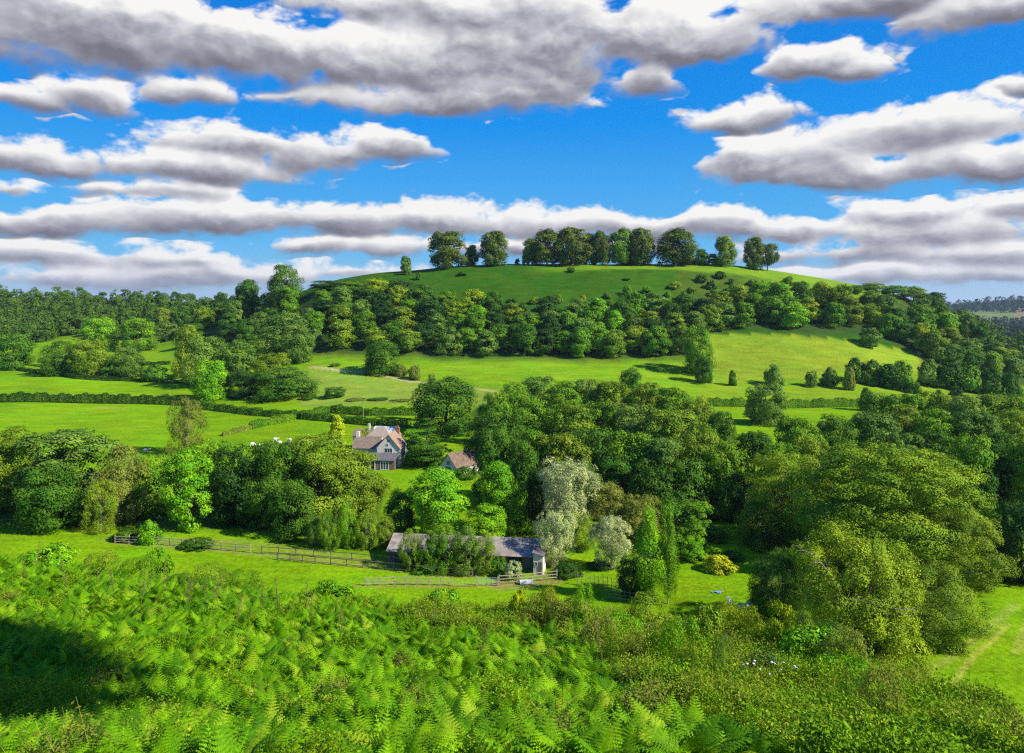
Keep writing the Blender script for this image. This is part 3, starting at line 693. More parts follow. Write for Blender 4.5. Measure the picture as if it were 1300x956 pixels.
# valley trees in front
T([
 ('oak_n', 8, 152, 545, 100, 'O', 'yellowish tree cut by the left edge in the front row of valley trees'),
 ('ash_m', 84, 147, 547, 122, 'S', 'wide grey green tree near the left end of the front row'),
 ('oak_m', 62, 137, 592, 84, 'D', 'low dark tree under the wide grey green one in the front row'),
 ('feather_m', 152, 142, 566, 74, 'W', 'wispy brown tinged tree with pale limbs in the front row'),
 ('feather_m', 128, 136, 610, 48, 'O', 'short pale limbed tree below the wispy brown one'),
 ('oak_m', 188, 148, 578, 66, 'M', 'mid green tree between the wispy tree and the bright green one'),
 ('ash_m', 238, 137, 570, 80, 'L', 'bright green leafy tree in the front row right of the wispy tree'),
 ('oak_m', 274, 152, 560, 76, 'M', 'tree behind and right of the bright green one in the front row'),
 ('oak_m', 308, 141, 566, 82, 'K', 'deeply shaded dark tree in the middle of the front row'),
 ('oak_n', 352, 140, 562, 92, 'D', 'dark tree leaning out left of the great olive tree'),
 ('oak_n', 406, 143, 553, 124, 'O', 'great olive green tree in front of the farmhouse'),
 ('oak_n', 450, 146, 573, 86, 'O', 'olive tree joined to the right of the great olive one'),
 ('oak_m', 372, 132, 610, 66, 'D', 'lower dark tree beneath the great olive tree'),
 ('ash_m', 556, 131, 593, 88, 'L', 'round bright green tree on its own in front of the cedar'),
 ('oak_m', 508, 134, 622, 44, 'D', 'shaded tree behind the young trees left of the round bright tree'),
 ('ash_m', 632, 137, 585, 60, 'L', 'upright light green tree below the brown barn'),
 ('oak_m', 650, 135, 612, 46, 'M', 'mid green tree between the light green tree and the silver one'),
 ('oak_m', 616, 129, 640, 56, 'L', 'low bright tree just behind the grey roofed barn'),
 ('oak_m', 664, 150, 560, 54, 'D', 'dark tree behind the silver willow, right of the brown barn'),
 ('ash_m', 525, 199, 545, 36, 'L', 'bright tree between the farmhouse and the cedar'),
 ('oak_m', 612, 188, 528, 50, 'D', 'dark tree just behind the brown barn'),
])
T([('feather_m', 236, 206, 505, 50, 'W', 'tall brownish birch standing out of the lower left field')], 'birch_tree')
T([
 ('feather_m', 772, 137, 614, 66, 'W', 'brown tinged weeping tree behind the slim silver tree'),
 ('feather_m', 728, 128, 650, 64, 'O', 'hanging olive foliage tree right of the barn end'),
 ('feather_m', 812, 135, 628, 66, 'W', 'thin topped olive tree behind the two poplars'),
 ('feather_m', 964, 128, 636, 58, 'O', 'drooping tree at the left foot of the biggest tree'),
], 'weeping_tree')
T([
 ('silver_m', 720, 133, 582, 94, 'B', 'large silver leaved willow with white limbs behind the grey barn'),
 ('silver_m', 706, 118, 648, 56, 'B', 'smaller silver leaved tree hanging over the barn roof end'),
 ('silver_m', 776, 117, 657, 58, 'B', 'slim silver leaved tree beside the poplars on the lawn'),
], 'silver_willow_tree')
T([
 ('poplar_m', 823, 103.5, 640, 40, 'L', 'taller left hand poplar of the pair on the lawn'),
 ('poplar_m', 848, 103.5, 646, 30, 'M', 'slimmer right hand poplar of the pair on the lawn'),
], 'poplar_tree')
T([
 ('oak_m', 802, 107, 705, 42, 'K', 'small dark tree with a bare stem left of the poplars'),
 ('oak_m', 816, 105, 712, 26, 'K', 'smallest dark stemmed tree close behind the left poplar'),
 ('ash_m', 872, 125, 636, 76, 'M', 'rounded green tree behind the poplars at the lawn edge'),
 ('ash_m', 877, 121, 680, 42, 'L', 'low light green tree at the back left of the lawn'),
 ('oak_m', 905, 133, 668, 46, 'O', 'olive tree at the back of the lawn behind the yellow shrub'),
])
# the biggest trees, near right
template('great_a', 24, 22, 'round', 0.30, 120000, 1, nb=260, br=0.085, base=0.02, irregular=0.14, limbs=16, bark=BARK)
template('great_b', 17, 19, 'round', 0.26, 70000, 1, nb=190, br=0.095, base=0.0, irregular=0.2, limbs=16, bark=BARK)
T([
 ('great_a', 1126, 118, 566, 228, 'N', 'biggest broad olive tree filling the near right'),
 ('great_b', 1006, 132, 578, 140, 'N', 'left hand crown beside the biggest olive tree'),
 ('great_b', 1212, 112, 640, 140, 'O', 'right hand crown beside the biggest olive tree, by the mown lane'),
 ('great_b', 1078, 89, 672, 200, 'N', 'low broad bushy tree with dead pale limbs in front of the biggest one'),
 ('great_b', 1172, 92, 712, 142, 'O', 'low spreading tree leaning over the mown lane'),
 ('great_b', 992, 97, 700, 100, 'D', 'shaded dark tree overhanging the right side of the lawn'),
])
T([
 ('ash_m', 1285, 158, 585, 84, 'M', 'thin crowned tree with pale bare limbs at the right edge'),
 ('oak_m', 1300, 140, 640, 60, 'K', 'black shaded tree at the right edge behind the mown lane'),  # shade of the edge wood is put into the very dark leaf tone
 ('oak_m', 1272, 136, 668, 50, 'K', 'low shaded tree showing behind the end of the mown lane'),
 ('oak_m', 1297, 111, 636, 64, 'K', 'black shaded tree right at the top end of the mown lane'),  # very dark leaf tone stands in for the shaded wood
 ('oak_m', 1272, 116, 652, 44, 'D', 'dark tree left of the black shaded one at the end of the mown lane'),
 ('ash_m', 1218, 152, 590, 84, 'O', 'olive tree rising behind the biggest tree on its right'),
])

# ------------------------------------------------------------------ rows of the woods: each tree named by its row and its order from the left
ORD = ['first', 'second', 'third', 'fourth', 'fifth', 'sixth', 'seventh', 'eighth', 'ninth', 'tenth', 'eleventh', 'twelfth', 'thirteenth', 'fourteenth', 'fifteenth', 'sixteenth', 'seventeenth', 'eighteenth']
def row(where, group, items, keys=('oak_m', 'oak_m', 'ash_m')):
    for i, (u, Y, vt, w, tone) in enumerate(items):
        Y = max(F * (42 - 15.5) / (vt - HZ), 143 + 3 * (i % 3))
        plant(keys[i % len(keys)], u, Y, vt, w, tone, '%s tree, %s from the left in the %s' % (TNAME[tone], ORD[i], where), group, 'tree', 'broadleaf_tree')
G1 = 'trees of the central wood'
row('back row of the central wood', G1, [(628, 262, 498, 44, 'M'), (652, 256, 486, 52, 'M'), (684, 258, 479, 60, 'S'), (716, 252, 484, 58, 'M'), (745, 256, 481, 58, 'S'), (778, 262, 484, 44, 'O'), (800, 268, 467, 34, 'D'), (824, 258, 486, 54, 'O'), (850, 252, 492, 56, 'M'), (882, 250, 504, 58, 'O'), (916, 248, 522, 44, 'D')])
row('second row of the central wood', G1, [(640, 222, 520, 58, 'D'), (680, 226, 510, 66, 'M'), (722, 220, 514, 70, 'O'), (764, 222, 508, 66, 'M'), (806, 218, 512, 72, 'S'), (850, 216, 520, 70, 'O'), (896, 218, 540, 62, 'M')])
row('third row of the central wood', G1, [(628, 192, 545, 62, 'D'), (672, 190, 545, 62, 'M'), (712, 186, 550, 70, 'O'), (756, 188, 542, 78, 'D'), (800, 184, 548, 76, 'M'), (842, 186, 556, 66, 'S'), (884, 184, 548, 74, 'O'), (924, 180, 562, 66, 'M'), (958, 178, 548, 56, 'D')])
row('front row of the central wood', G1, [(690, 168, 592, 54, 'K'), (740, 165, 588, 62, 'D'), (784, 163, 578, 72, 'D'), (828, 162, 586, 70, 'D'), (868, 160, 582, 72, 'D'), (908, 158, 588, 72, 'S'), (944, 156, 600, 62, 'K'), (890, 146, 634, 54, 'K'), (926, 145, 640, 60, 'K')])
G2 = 'trees of the right valley wood'
row('back row of the right valley wood', G2, [(1000, 268, 528, 34, 'D'), (1112, 256, 498, 52, 'D'), (1150, 262, 500, 52, 'M'), (1186, 258, 498, 60, 'O'), (1226, 262, 502, 58, 'S'), (1262, 258, 500, 56, 'O'), (1296, 262, 499, 50, 'M')])
row('second row of the right valley wood', G2, [(1020, 232, 532, 64, 'M'), (1062, 230, 527, 62, 'D'), (1104, 228, 524, 60, 'S'), (1146, 226, 516, 68, 'O'), (1192, 224, 520, 70, 'M'), (1238, 226, 522, 68, 'S'), (1284, 224, 520, 66, 'O')])
row('third row of the right valley wood', G2, [(992, 170, 562, 60, 'M'), (1030, 170, 554, 66, 'O'), (1142, 196, 548, 66, 'S'), (1184, 194, 548, 70, 'D'), (1226, 196, 552, 72, 'M'), (1270, 192, 550, 72, 'D'), (1306, 190, 556, 60, 'M')])
row('front row of the right valley wood', G2, [(1186, 170, 575, 66, 'O'), (1234, 168, 592, 62, 'D'), (1262, 160, 612, 54, 'O')])
G3 = 'young trees in front of the grey roofed barn'
for i, (u, Y, vt, w, tone, key) in enumerate([(400, 128, 655, 34, 'S', 'feather_m'), (418, 126, 648, 34, 'M', 'feather_m'), (441, 127, 640, 34, 'L', 'feather_m'), (466, 127, 648, 36, 'O', 'feather_m'), (488, 128, 655, 34, 'O', 'feather_m'),
                                              (521, 117, 672, 34, 'O', 'feather_m'), (545, 117, 678, 40, 'M', 'feather_m'), (566, 116.5, 664, 48, 'M', 'feather_m'), (590, 116, 668, 48, 'S', 'feather_m'), (614, 116, 676, 40, 'O', 'feather_m')]):
    plant(key, u, Y, vt, w, tone, '%s young tree, %s from the left by the grey barn' % (TNAME[tone], ORD[i]), G3, 'tree', 'young_tree')

# ------------------------------------------------------------------ trees of the hillside woods: planted on the slope with a random but even spacing
def scatter(P, dx, dy, seed, ymin=80):
    r = random.Random(seed); us = [p[0] for p in P]; vs_ = [p[1] for p in P]; out = []
    for k in range(9000):
        u = r.uniform(min(us), max(us)); v = r.uniform(min(vs_), max(vs_))
        if not inpoly(np.array([u]), np.array([v]), P)[0]: continue
        if any(abs(u - a) / dx < 1 and ((u - a) / dx) ** 2 + ((v - b) / dy) ** 2 < 1 for a, b in out): continue
        out.append((u, v))
    return out
def ordinal(n):
    if n < 20: return ORD[n - 1] if n <= 18 else 'nineteenth'
    tens = {2: 'twent', 3: 'thirt', 4: 'fort', 5: 'fift', 6: 'sixt'}[n // 10]
    return tens + 'ieth' if n % 10 == 0 else tens + 'y-' + ORD[n % 10 - 1]
def fill(P, dx, dy, seed, hrange, wrange, tones, where, group, ymin=80, cat='tree', keys=('oak_f',), name='broadleaf_tree'):
    r = random.Random(seed + 1); seen = {}
    for (u, v) in sorted(scatter(P, dx, dy, seed)):
        x, y, z = at(u, v, ymin); h = r.uniform(*hrange); w = r.uniform(*wrange); tone = r.choice(tones)
        seen[tone] = seen.get(tone, 0) + 1
        plant(r.choice(keys), u, y, HZ - (z + h) * F / y, w * F / y, tone, '%s %s %s from the left in the %s' % (ordinal(seen[tone]), TNAME[tone], cat, where), group, cat, name)
fill([(405, 392), (450, 390), (520, 388), (590, 396), (660, 410), (760, 408), (820, 398), (890, 402), (905, 418), (870, 452), (700, 455), (560, 452), (395, 446), (388, 420)], 24, 12.5, 3,
     (11, 17), (13, 19), 'DMMMOOSSLYKD', 'wood below the hilltop', 'trees of the wood below the hilltop', 380)
fill([(905, 398), (960, 384), (1040, 384), (1100, 384), (1130, 398), (1180, 400), (1215, 418), (1250, 440), (1290, 462), (1290, 486), (1215, 474), (1180, 450), (1120, 424), (1040, 416), (915, 416)], 24, 12, 11,
     (11, 17), (13, 19), 'DMMMOOSSLY', 'right slope wood', 'trees of the wood on the right slope', 400)
fill([(150, 438), (215, 434), (262, 440), (330, 440), (345, 428), (390, 400), (380, 392), (330, 396), (270, 404), (200, 415)], 25, 12, 21,
     (13, 19), (14, 20), 'DMOSSK', 'left ridge wood', 'trees of the ridge wood left of the hill', 400)
# scrub on the steep face of the hill
fill([(520, 372), (640, 378), (760, 380), (850, 366), (900, 352), (1010, 360), (1080, 374), (980, 384), (900, 398), (760, 398), (600, 392)], 24, 9, 31,
     (3.5, 6.5), (5, 9), 'DMOYS', 'scrub below the hilltop', 'bushes on the steep face of the hill', 440, 'bush', ('bush_f',), 'hillside_bush')
B = [
 ('bush_f', 516, 516, 335, 13, 'S', 'bush under the lone little tree on the left shoulder of the hill'),
 ('bush_f', 587, 505, 344, 15, 'D', 'dark bush just below the crest of the hill under a small tree'),
 ('bush_f', 532, 503, 345, 9, 'D', 'tiny dark bush on the left brow of the hill'),
 ('bush_f', 796, 496, 355, 15, 'D', 'dark bush in the middle of the bracken slope'),
 ('bush_f', 725, 508, 339, 12, 'D', 'low bush at the brow below the long hilltop clump'),
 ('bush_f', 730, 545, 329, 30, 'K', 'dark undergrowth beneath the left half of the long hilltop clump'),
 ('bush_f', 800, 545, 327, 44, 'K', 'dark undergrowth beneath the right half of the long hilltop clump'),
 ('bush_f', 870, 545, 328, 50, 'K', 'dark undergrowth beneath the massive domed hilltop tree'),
 ('bush_f', 657, 540, 328, 7, 'K', 'leftmost of the tiny dark shrubs on the hilltop skyline'),
 ('bush_f', 665, 540, 329, 5, 'K', 'middle one of the tiny dark shrubs on the hilltop skyline'),
 ('bush_f', 670, 540, 330, 5, 'K', 'rightmost of the tiny dark shrubs on the hilltop skyline'),
 ('bush_m', 1106, 421, 416, 28, 'S', 'round bush alone at the top edge of the right pasture'),
 ('bush_m', 981, 356, 463, 28, 'S', 'rounded bush at the left of the right pasture above the hedge'),
 ('bush_m', 1030, 357, 471, 18, 'S', 'small round bush in the lower part of the right pasture'),
 ('bush_m', 1055, 358, 466, 22, 'S', 'medium bush right of the small round one in the right pasture'),
 ('bush_m', 1046, 358, 475, 12, 'D', 'low bush between two round ones in the right pasture'),
 ('bush_m', 1078, 352, 466, 18, 'W', 'little brownish thorn tree in the right pasture'),
 ('bush_m', 1086, 368, 454, 30, 'D', 'left end bush of the thick hedge bank in the right pasture'),
 ('bush_m', 1106, 366, 457, 36, 'D', 'second bush of the thick hedge bank in the right pasture'),
 ('bush_m', 1128, 362, 462, 34, 'D', 'third bush of the thick hedge bank in the right pasture'),
 ('bush_m', 1146, 360, 458, 36, 'M', 'tallest bush of the thick hedge bank in the right pasture'),
 ('bush_m', 1160, 352, 485, 22, 'D', 'low dark bush at the right end of the thick hedge bank'),
 ('bush_m', 1180, 372, 456, 34, 'S', 'bush where the hedge bank meets the right slope wood'),
 ('bush_m', 1206, 368, 460, 36, 'D', 'dark bush along the lower edge of the right slope wood'),
 ('bush_m', 1232, 366, 464, 36, 'M', 'bush at the bottom of the right slope wood, left of the last one'),
 ('bush_m', 1262, 362, 468, 36, 'D', 'dark bush near the right end of the lower wood edge'),
 ('bush_m', 1282, 360, 472, 28, 'D', 'last rounded bush at the right end of the lower wood edge'),
 ('bush_m', 425, 378, 461, 14, 'W', 'small brown bush in the middle pasture'),
 ('bush_m', 508, 362, 462, 22, 'W', 'brown bush beside the dense dark pasture tree'),
 ('bush_m', 526, 356, 464, 20, 'W', 'rightmost brown bush beside the farm track'),
 ('bush_m', 930, 354, 470, 12, 'D', 'small dark bush in the grass right of the jutting tree'),
 ('bush_m', 581, 340, 483, 8, 'W', 'tiny thorn bush in the pasture right of the track'),
 ('bush_m', 140, 390, 457, 24, 'D', 'dark bush between the two hedgerow trees of the upper left field'),
 ('bush_m', 197, 378, 462, 34, 'D', 'dark bush on the hedge below the left field notch'),
 ('bush_m', 452, 312, 508, 30, 'W', 'brownish bush on the hedge behind the farmhouse'),
 ('bush_m', 480, 312, 508, 32, 'D', 'dark bush on the hedge behind the farmhouse chimney'),
 ('bush_m', 508, 310, 510, 32, 'W', 'bush on the hedge left of the largest dark oak'),
 ('bush_m', 392, 318, 500, 24, 'D', 'low bush at the foot of the wide domed tree'),
 ('bush_m', 1100, 300, 492, 20, 'D', 'bush at the right end of the small field hedge'),
 ('bush_m', 1216, 300, 494, 26, 'K', 'very dark bush above the right valley wood'),
 ('bush_m', 1190, 305, 495, 22, 'D', 'dark bush left of the very dark one above the right valley wood'),
 ('bush_m', 913, 116.5, 705, 44, 'G', 'bright yellow flowering shrub at the back of the lawn'),
 ('bush_m', 893, 122, 700, 26, 'L', 'light green shrub left of the yellow one at the back of the lawn'),
 ('bush_m', 932, 122, 700, 30, 'D', 'dark shrub right of the yellow one at the back of the lawn'),
 ('bush_m', 190, 129, 660, 30, 'L', 'bright young bush standing by the paddock fence on the left'),
 ('bush_m', 160, 131, 672, 40, 'D', 'low dark bush along the foot of the front tree row'),
 ('bush_m', 250, 127, 684, 44, 'D', 'low dark bush behind the paddock fence'),
 ('bush_m', 503, 207, 552, 12, 'Y', 'yellow green garden bush beside the farmhouse chimney'),
 ('bush_m', 462, 210, 546, 22, 'Y', 'flowering garden bush behind the farmhouse wing'),
 ('bush_m', 651, 113, 712, 24, 'B', 'pale leaved bush growing against the grey barn wall'),
 ('bush_m', 630, 116, 708, 34, 'D', 'dark bush against the front of the grey barn'),
 ('bush_m', 540, 117, 712, 50, 'D', 'spreading dark bush behind the paddock fence by the barn'),
 ('bush_m', 590, 116.5, 712, 44, 'S', 'greyish bush behind the paddock fence by the barn'),
 ('bush_m', 720, 115, 716, 44, 'K', 'shaded dark bush right of the barn end'),
 ('bush_m', 760, 118, 712, 40, 'K', 'shaded dark bush below the slim silver tree'),
]
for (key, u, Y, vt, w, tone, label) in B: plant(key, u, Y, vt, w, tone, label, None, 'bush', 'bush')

# ------------------------------------------------------------------ far woods that read as one mass
def wood_mass(name, P, dx, dy, seed, hr, wr, leaf, nl, tone, label, ymin, ymax=1e9):
    rg = np.random.default_rng(seed); VV = []; QQ = []; TT = []; b = 0
    for (u, v) in scatter(P, dx, dy, seed):
        x, y, z = at(u, v, ymin)
        if y > min(ymax, 9000): continue
        H = rg.uniform(*hr); W = rg.uniform(*wr)
        pos, nrm, tn, _ = crown_pts(rg, H, W, 'round', 0.0, 16, 0.22, 0.8, nl)
        V, Q = leaves(rg, pos, nrm, leaf); VV.append(V + [x, y, z]); QQ.append(Q + b); b += len(V); TT.append(tn * 0.5 + rg.uniform(0, 0.6))
    if not VV: return
    me = mesh_np(name, np.concatenate(VV), np.concatenate(QQ), [LEAF], tone=np.concatenate(TT))
    tag(link(name, me, color=tone), label, 'woodland', kind='stuff')
wood_mass('far_woodland', [(-120, 376), (60, 376), (200, 382), (300, 390), (330, 400), (250, 412), (170, 420), (110, 428), (62, 432), (40, 438), (-120, 444)], 14, 5.5, 41, (11, 16), (12, 18), 1.4, 1300, (0.075, 0.165, 0.012),
          'far woodland of many crowns covering the ridge on the left skyline', 480)
wood_mass('distant_woodland', [(1170, 382), (1480, 380), (1480, 397), (1170, 397)], 9, 2.0, 42, (16, 30), (24, 46), 7, 90, (0.020, 0.050, 0.022),  # cloud shadow on the far hill is put into this dark leaf colour
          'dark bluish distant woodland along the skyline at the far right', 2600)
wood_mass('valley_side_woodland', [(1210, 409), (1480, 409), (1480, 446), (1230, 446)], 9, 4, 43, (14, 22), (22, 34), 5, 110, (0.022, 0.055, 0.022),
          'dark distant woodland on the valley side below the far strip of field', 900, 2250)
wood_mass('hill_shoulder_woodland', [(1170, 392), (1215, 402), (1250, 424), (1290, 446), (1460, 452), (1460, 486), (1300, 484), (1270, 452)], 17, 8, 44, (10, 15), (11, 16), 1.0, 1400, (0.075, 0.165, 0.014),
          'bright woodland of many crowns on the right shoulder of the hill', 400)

# ------------------------------------------------------------------ hedges
def hedge(pts, w, h, tone, label, leaf=0.36, dens=34, name='hedge', seed=1, wob=0.12, ymin=75):
    rg = np.random.default_rng(seed); Q = [at(u, v, ymin) for u, v in pts]; c = np.array(Q[len(Q) // 2]); pos = []; nrm = []
    for a, b in zip(Q[:-1], Q[1:]):
        a = np.array(a); b = np.array(b); L = np.linalg.norm((b - a)[:2]); d = (b - a)[:2] / L; sd_ = np.array([-d[1], d[0]])
        n = int(L * (w + 2 * h) * dens); t = rg.uniform(0, 1, n); p = a[:2] + (b - a)[:2] * t[:, None]
        s = rg.uniform(0, 2 * h + w, n); X = np.where(s < h, -w / 2, np.where(s > h + w, w / 2, s - h - w / 2)); Zz = np.where(s < h, s, np.where(s > h + w, 2 * h + w - s, h))
        arc = p @ d; k = 1 + wob * (np.sin(arc * 0.7) + 0.7 * np.sin(arc * 1.9 + 1) + 0.5 * np.sin(arc * 0.23 + 2))
        rnd = 0.85 + 0.15 * np.cos(np.pi * np.clip(Zz / h, 0, 1) * 0.5)
        X = X * k * rnd + rg.normal(0, 0.12, n); Zz = Zz * k + rg.normal(0, 0.10, n)
        xy = p + sd_ * X[:, None]; z = gz(xy[:, 0], xy[:, 1]) + np.maximum(Zz, 0.02)
        pos.append(np.column_stack([xy, z])); nn = np.column_stack([sd_[0] * np.sign(X) * np.where((s < h) | (s > h + w), 1, 0.1), sd_[1] * np.sign(X) * np.where((s < h) | (s > h + w), 1, 0.1), np.where((s < h) | (s > h + w), 0.25, 1)])
        nrm.append(nn + rdir(rg, n) * 0.6)
    pos = np.concatenate(pos) - c; nrm = np.concatenate(nrm); V, Fc = leaves(rg, pos, nrm, leaf)
    me = mesh_np(name, V, Fc, [LEAF], tone=0.5 + 0.5 * np.sin(pos[:, 0] * 0.5) * np.sin(pos[:, 1] * 0.4 + pos[:, 0] * 0.13))
    o = link(name, me, loc=tuple(c), color=TONE[tone]); tag(o, label, 'hedge'); return o
hedge([(-120, 509), (0, 511), (120, 512), (236, 515)], 2.2, 3.5, 'K', 'long thick straight hedge between the two big left fields', seed=1)
hedge([(236, 515), (290, 523), (330, 528), (395, 533)], 2.0, 2.4, 'D', 'hedge curving down right from the end of the long straight hedge', seed=2)
hedge([(395, 533), (430, 536), (470, 540), (520, 543)], 2.4, 2.4, 'D', 'trimmed hedge running behind the golden conifer and farmhouse', seed=3)
hedge([(-60, 466), (5, 468), (50, 474), (95, 481), (160, 484), (232, 487), (262, 492)], 1.6, 1.8, 'K', 'low hedge under the hedgerow trees at the top of the upper left field', seed=4)
hedge([(8, 460), (52, 466), (100, 474)], 1.4, 1.2, 'O', 'faint upper hedge beside the tree at the left edge', seed=5)
hedge([(282, 554), (300, 550), (325, 543)], 1.5, 1.3, 'W', 'short scrubby hedge at the lower end of the diagonal field boundary', seed=6)
hedge([(318, 545), (355, 537), (392, 528)], 2.0, 2.2, 'M', 'leafy diagonal hedge rising to the small round hedge tree', seed=7)
hedge([(184, 464), (216, 463)], 1.6, 2.0, 'K', 'short dark piece of hedge in the left field notch', seed=8)
hedge([(898, 516), (950, 517), (1010, 518), (1092, 517)], 2.0, 3.2, 'M', 'thick hedge along the top of the small right field', seed=9)
hedge([(380, 533), (420, 524), (470, 528), (540, 528)], 2.0, 2.6, 'D', 'rough hedge behind the utility pole above the farmhouse', seed=10)
hedge([(640, 452), (560, 451)], 1.0, 0.8, 'D', 'low hedge at the foot of the wood on the upper pasture', seed=12)
# ------------------------------------------------------------------ buildings
def window(parent, x0, x1, z0, z1, y, n=2, name='window', frame=None, t=0.07):
    """casement in a wall facing -y: frame mesh and its panes as a sub-part"""
    mb = MB(); w = t
    mb.box(x0, x1, y - 0.06, y - 0.003, z0, z0 + w); mb.box(x0, x1, y - 0.06, y - 0.003, z1 - w, z1)
    for k in range(n + 1):
        xx = x0 + (x1 - x0 - w) * k / n; mb.box(xx, xx + w, y - 0.055, y - 0.003, z0 + w, z1 - w)
    f = mb.build(name, frame or WHITE, parent)
    g = MB(); g.box(x0 + w * .6, x1 - w * .6, y - 0.03, y - 0.004, z0 + w * .6, z1 - w * .6); g.build('pane', GLASS, f)
    return f
def roof_x(parent, x0, x1, y0, y1, ze, zr, mat, over=0.3, th=0.14, name='roof'):
    """gable roof with its ridge along x"""
    ym = (y0 + y1) / 2; sl = (zr - ze) / (ym - y0); o = over; mb = MB()
    mb.prism_x([(y0 - o, ze - o * sl), (ym, zr), (ym, zr + th), (y0 - o, ze - o * sl + th)], x0 - o, x1 + o)
    mb.prism_x([(ym + 0.002, zr), (y1 + o, ze - o * sl), (y1 + o, ze - o * sl + th), (ym + 0.002, zr + th)], x0 - o, x1 + o)
    return mb.build(name, mat, parent)
def roof_y(parent, x0, x1, y0, y1, ze, zr, mat, over=0.3, th=0.14, name='roof'):
    xm = (x0 + x1) / 2; sl = (zr - ze) / (xm - x0); o = over; mb = MB()
    mb.prism_y([(x0 - o, ze - o * sl), (xm, zr), (xm, zr + th), (x0 - o, ze - o * sl + th)], y0 - o, y1 + o)
    mb.prism_y([(xm + 0.002, zr), (x1 + o, ze - o * sl), (x1 + o, ze - o * sl + th), (xm + 0.002, zr + th)], y0 - o, y1 + o)
    return mb.build(name, mat, parent)

x, y, z = atY(493, 190)
H = empty('farmhouse', (x, y, z - 0.1), math.radians(-6)); tag(H, 'cream gabled farmhouse with orange tiled roof, brick chimney and dark stone lean-to', 'house')
mb = MB(); mb.prism_y([(-3.0, -0.5), (3.0, -0.5), (3.0, 5.1), (0, 8.5), (-3.0, 5.1)], 0, 8.5); W1 = mb.build('wall', CREAM, H)
r1 = roof_y(H, -3.0, 3.0, 0, 8.5, 5.1, 8.5, ORANGETILE, 0.28)
mb = MB(); mb.box(-0.1, 1.1, 6.4, 7.2, 7.4, 9.2); mb.box(-0.16, 1.16, 6.34, 7.26, 9.2, 9.32)
ch = mb.build('chimney', BRICK, r1)
mb = MB()
for k in range(3): mb.tube([(0.12 + 0.38 * k, 6.8, 9.3), (0.12 + 0.38 * k, 6.8, 9.75)], [0.13, 0.11], 8)
mb.build('chimney_pot', ORANGETILE, H)
window(H, -1.0, 1.1, 3.9, 5.1, 0.0, 3)
mb = MB(); mb.box(-0.35, 0.35, -0.02, 0.004, 6.6, 7.2); mb.build('vent', BRICK, H)
window(H, -0.6, 0.0, 5.5, 6.2, 0.0, 1)
# lean-to across the front
mb = MB(); mb.box(-4.6, 2.4, -2.9, -0.003, -0.5, 2.55); mb.build('lean_to_wall', STONE, H)
mb = MB(); mb.prism_x([(-3.25, 2.45), (-0.004, 3.75), (-0.004, 3.9), (-3.25, 2.6)], -4.9, 2.65); mb.build('lean_to_roof', SLATE, H)
f = window(H, -1.3, 0.9, 0.15, 2.2, -2.9, 3, 'french_window', t=0.12)
mb = MB(); mb.box(-3.9, -3.75, -3.05, -2.91, 0, 2.35); mb.box(-2.75, -2.6, -3.05, -2.91, 0, 2.35); mb.box(-3.9, -2.6, -3.05, -2.91, 2.352, 2.5); df = mb.build('door_frame', WHITE, H)
mb = MB(); mb.box(-3.75, -2.75, -2.97, -2.915, 0.0, 2.35); mb.build('door', DARK, df)
# west wing, its ridge across the picture
mb = MB(); mb.prism_x([(2.2, -0.5), (7.8, -0.5), (7.8, 4.6), (5.0, 7.0), (2.2, 4.6)], -10.2, -3.003); mb.build('wing_wall', CREAM, H)
rw = roof_x(H, -10.1, -3.25, 2.2, 7.8, 4.6, 7.0, TILE, 0.25, name='wing_roof')
window(H, -8.6, -7.2, 2.9, 4.0, 2.2, 2); window(H, -6.0, -4.8, 2.9, 4.0, 2.2, 2)
mb = MB(); mb.box(-10.0, -9.2, 4.6, 5.4, 6.2, 8.4); mb.build('wing_chimney', RENDER, rw)
# rear range, pale weathered hipped roof
mb = MB(); mb.box(-9.0, -1.5, 8.6, 14.6, -0.5, 5.6); mb.build('rear_wall', CREAM, H)
mb = MB(); mb.add([(-9.3, 8.3, 5.6), (-1.2, 8.3, 5.6), (-1.2, 14.9, 5.6), (-9.3, 14.9, 5.6), (-6.2, 11.6, 8.6), (-4.3, 11.6, 8.6)], [(0, 1, 5, 4), (1, 2, 5), (2, 3, 4, 5), (3, 0, 4), (3, 2, 1, 0)]); mb.build('rear_roof', PALETILE, H)
# garden wall stepping down to the left
mb = MB(); mb.prism_y([(-8.0, -0.5), (-4.62, -0.5), (-4.62, 2.6), (-8.0, 0.9)], -1.0, -0.6); mb.build('side_wall', CREAM, H)

x, y, z = atY(461, 214)
O1 = empty('outbuilding', (x, y, z - 0.1), math.radians(-12)); tag(O1, 'small cream outbuilding with brown tiled roof left of the farmhouse', 'outbuilding')
mb = MB(); mb.prism_x([(0, -0.5), (4.5, -0.5), (4.5, 4.0), (2.25, 5.6), (0, 4.0)], -3.2, 2.4); mb.build('wall', CREAM, O1)
roof_x(O1, -3.2, 2.4, 0, 4.5, 4.0, 5.6, TILE, 0.25); window(O1, -1.6, 0.2, 2.2, 3.4, 0.0, 2)
mb = MB(); mb.box(0.6, 1.2, 1.9, 2.5, 5.2, 7.3); mb.build('chimney', RENDER, O1)
x, y, z = at(487, 555, 205)
GH = empty('greenhouse', (x, y, z), math.radians(-12)); tag(GH, 'pale glass greenhouse behind the farmhouse roofs', 'greenhouse')
mb = MB(); mb.prism_x([(0, 0), (3.4, 0), (3.4, 1.9), (1.7, 3.0), (0, 1.9)], -3.5, 3.5); mb.build('glazing', GHGLASS, GH)
mb = MB()
for k in range(8):
    xx = -3.5 + k; mb.bar((xx, -0.02, 0), (xx, -0.02, 1.9), 0.06); mb.bar((xx, -0.02, 1.92), (xx, 1.7, 3.03), 0.06)
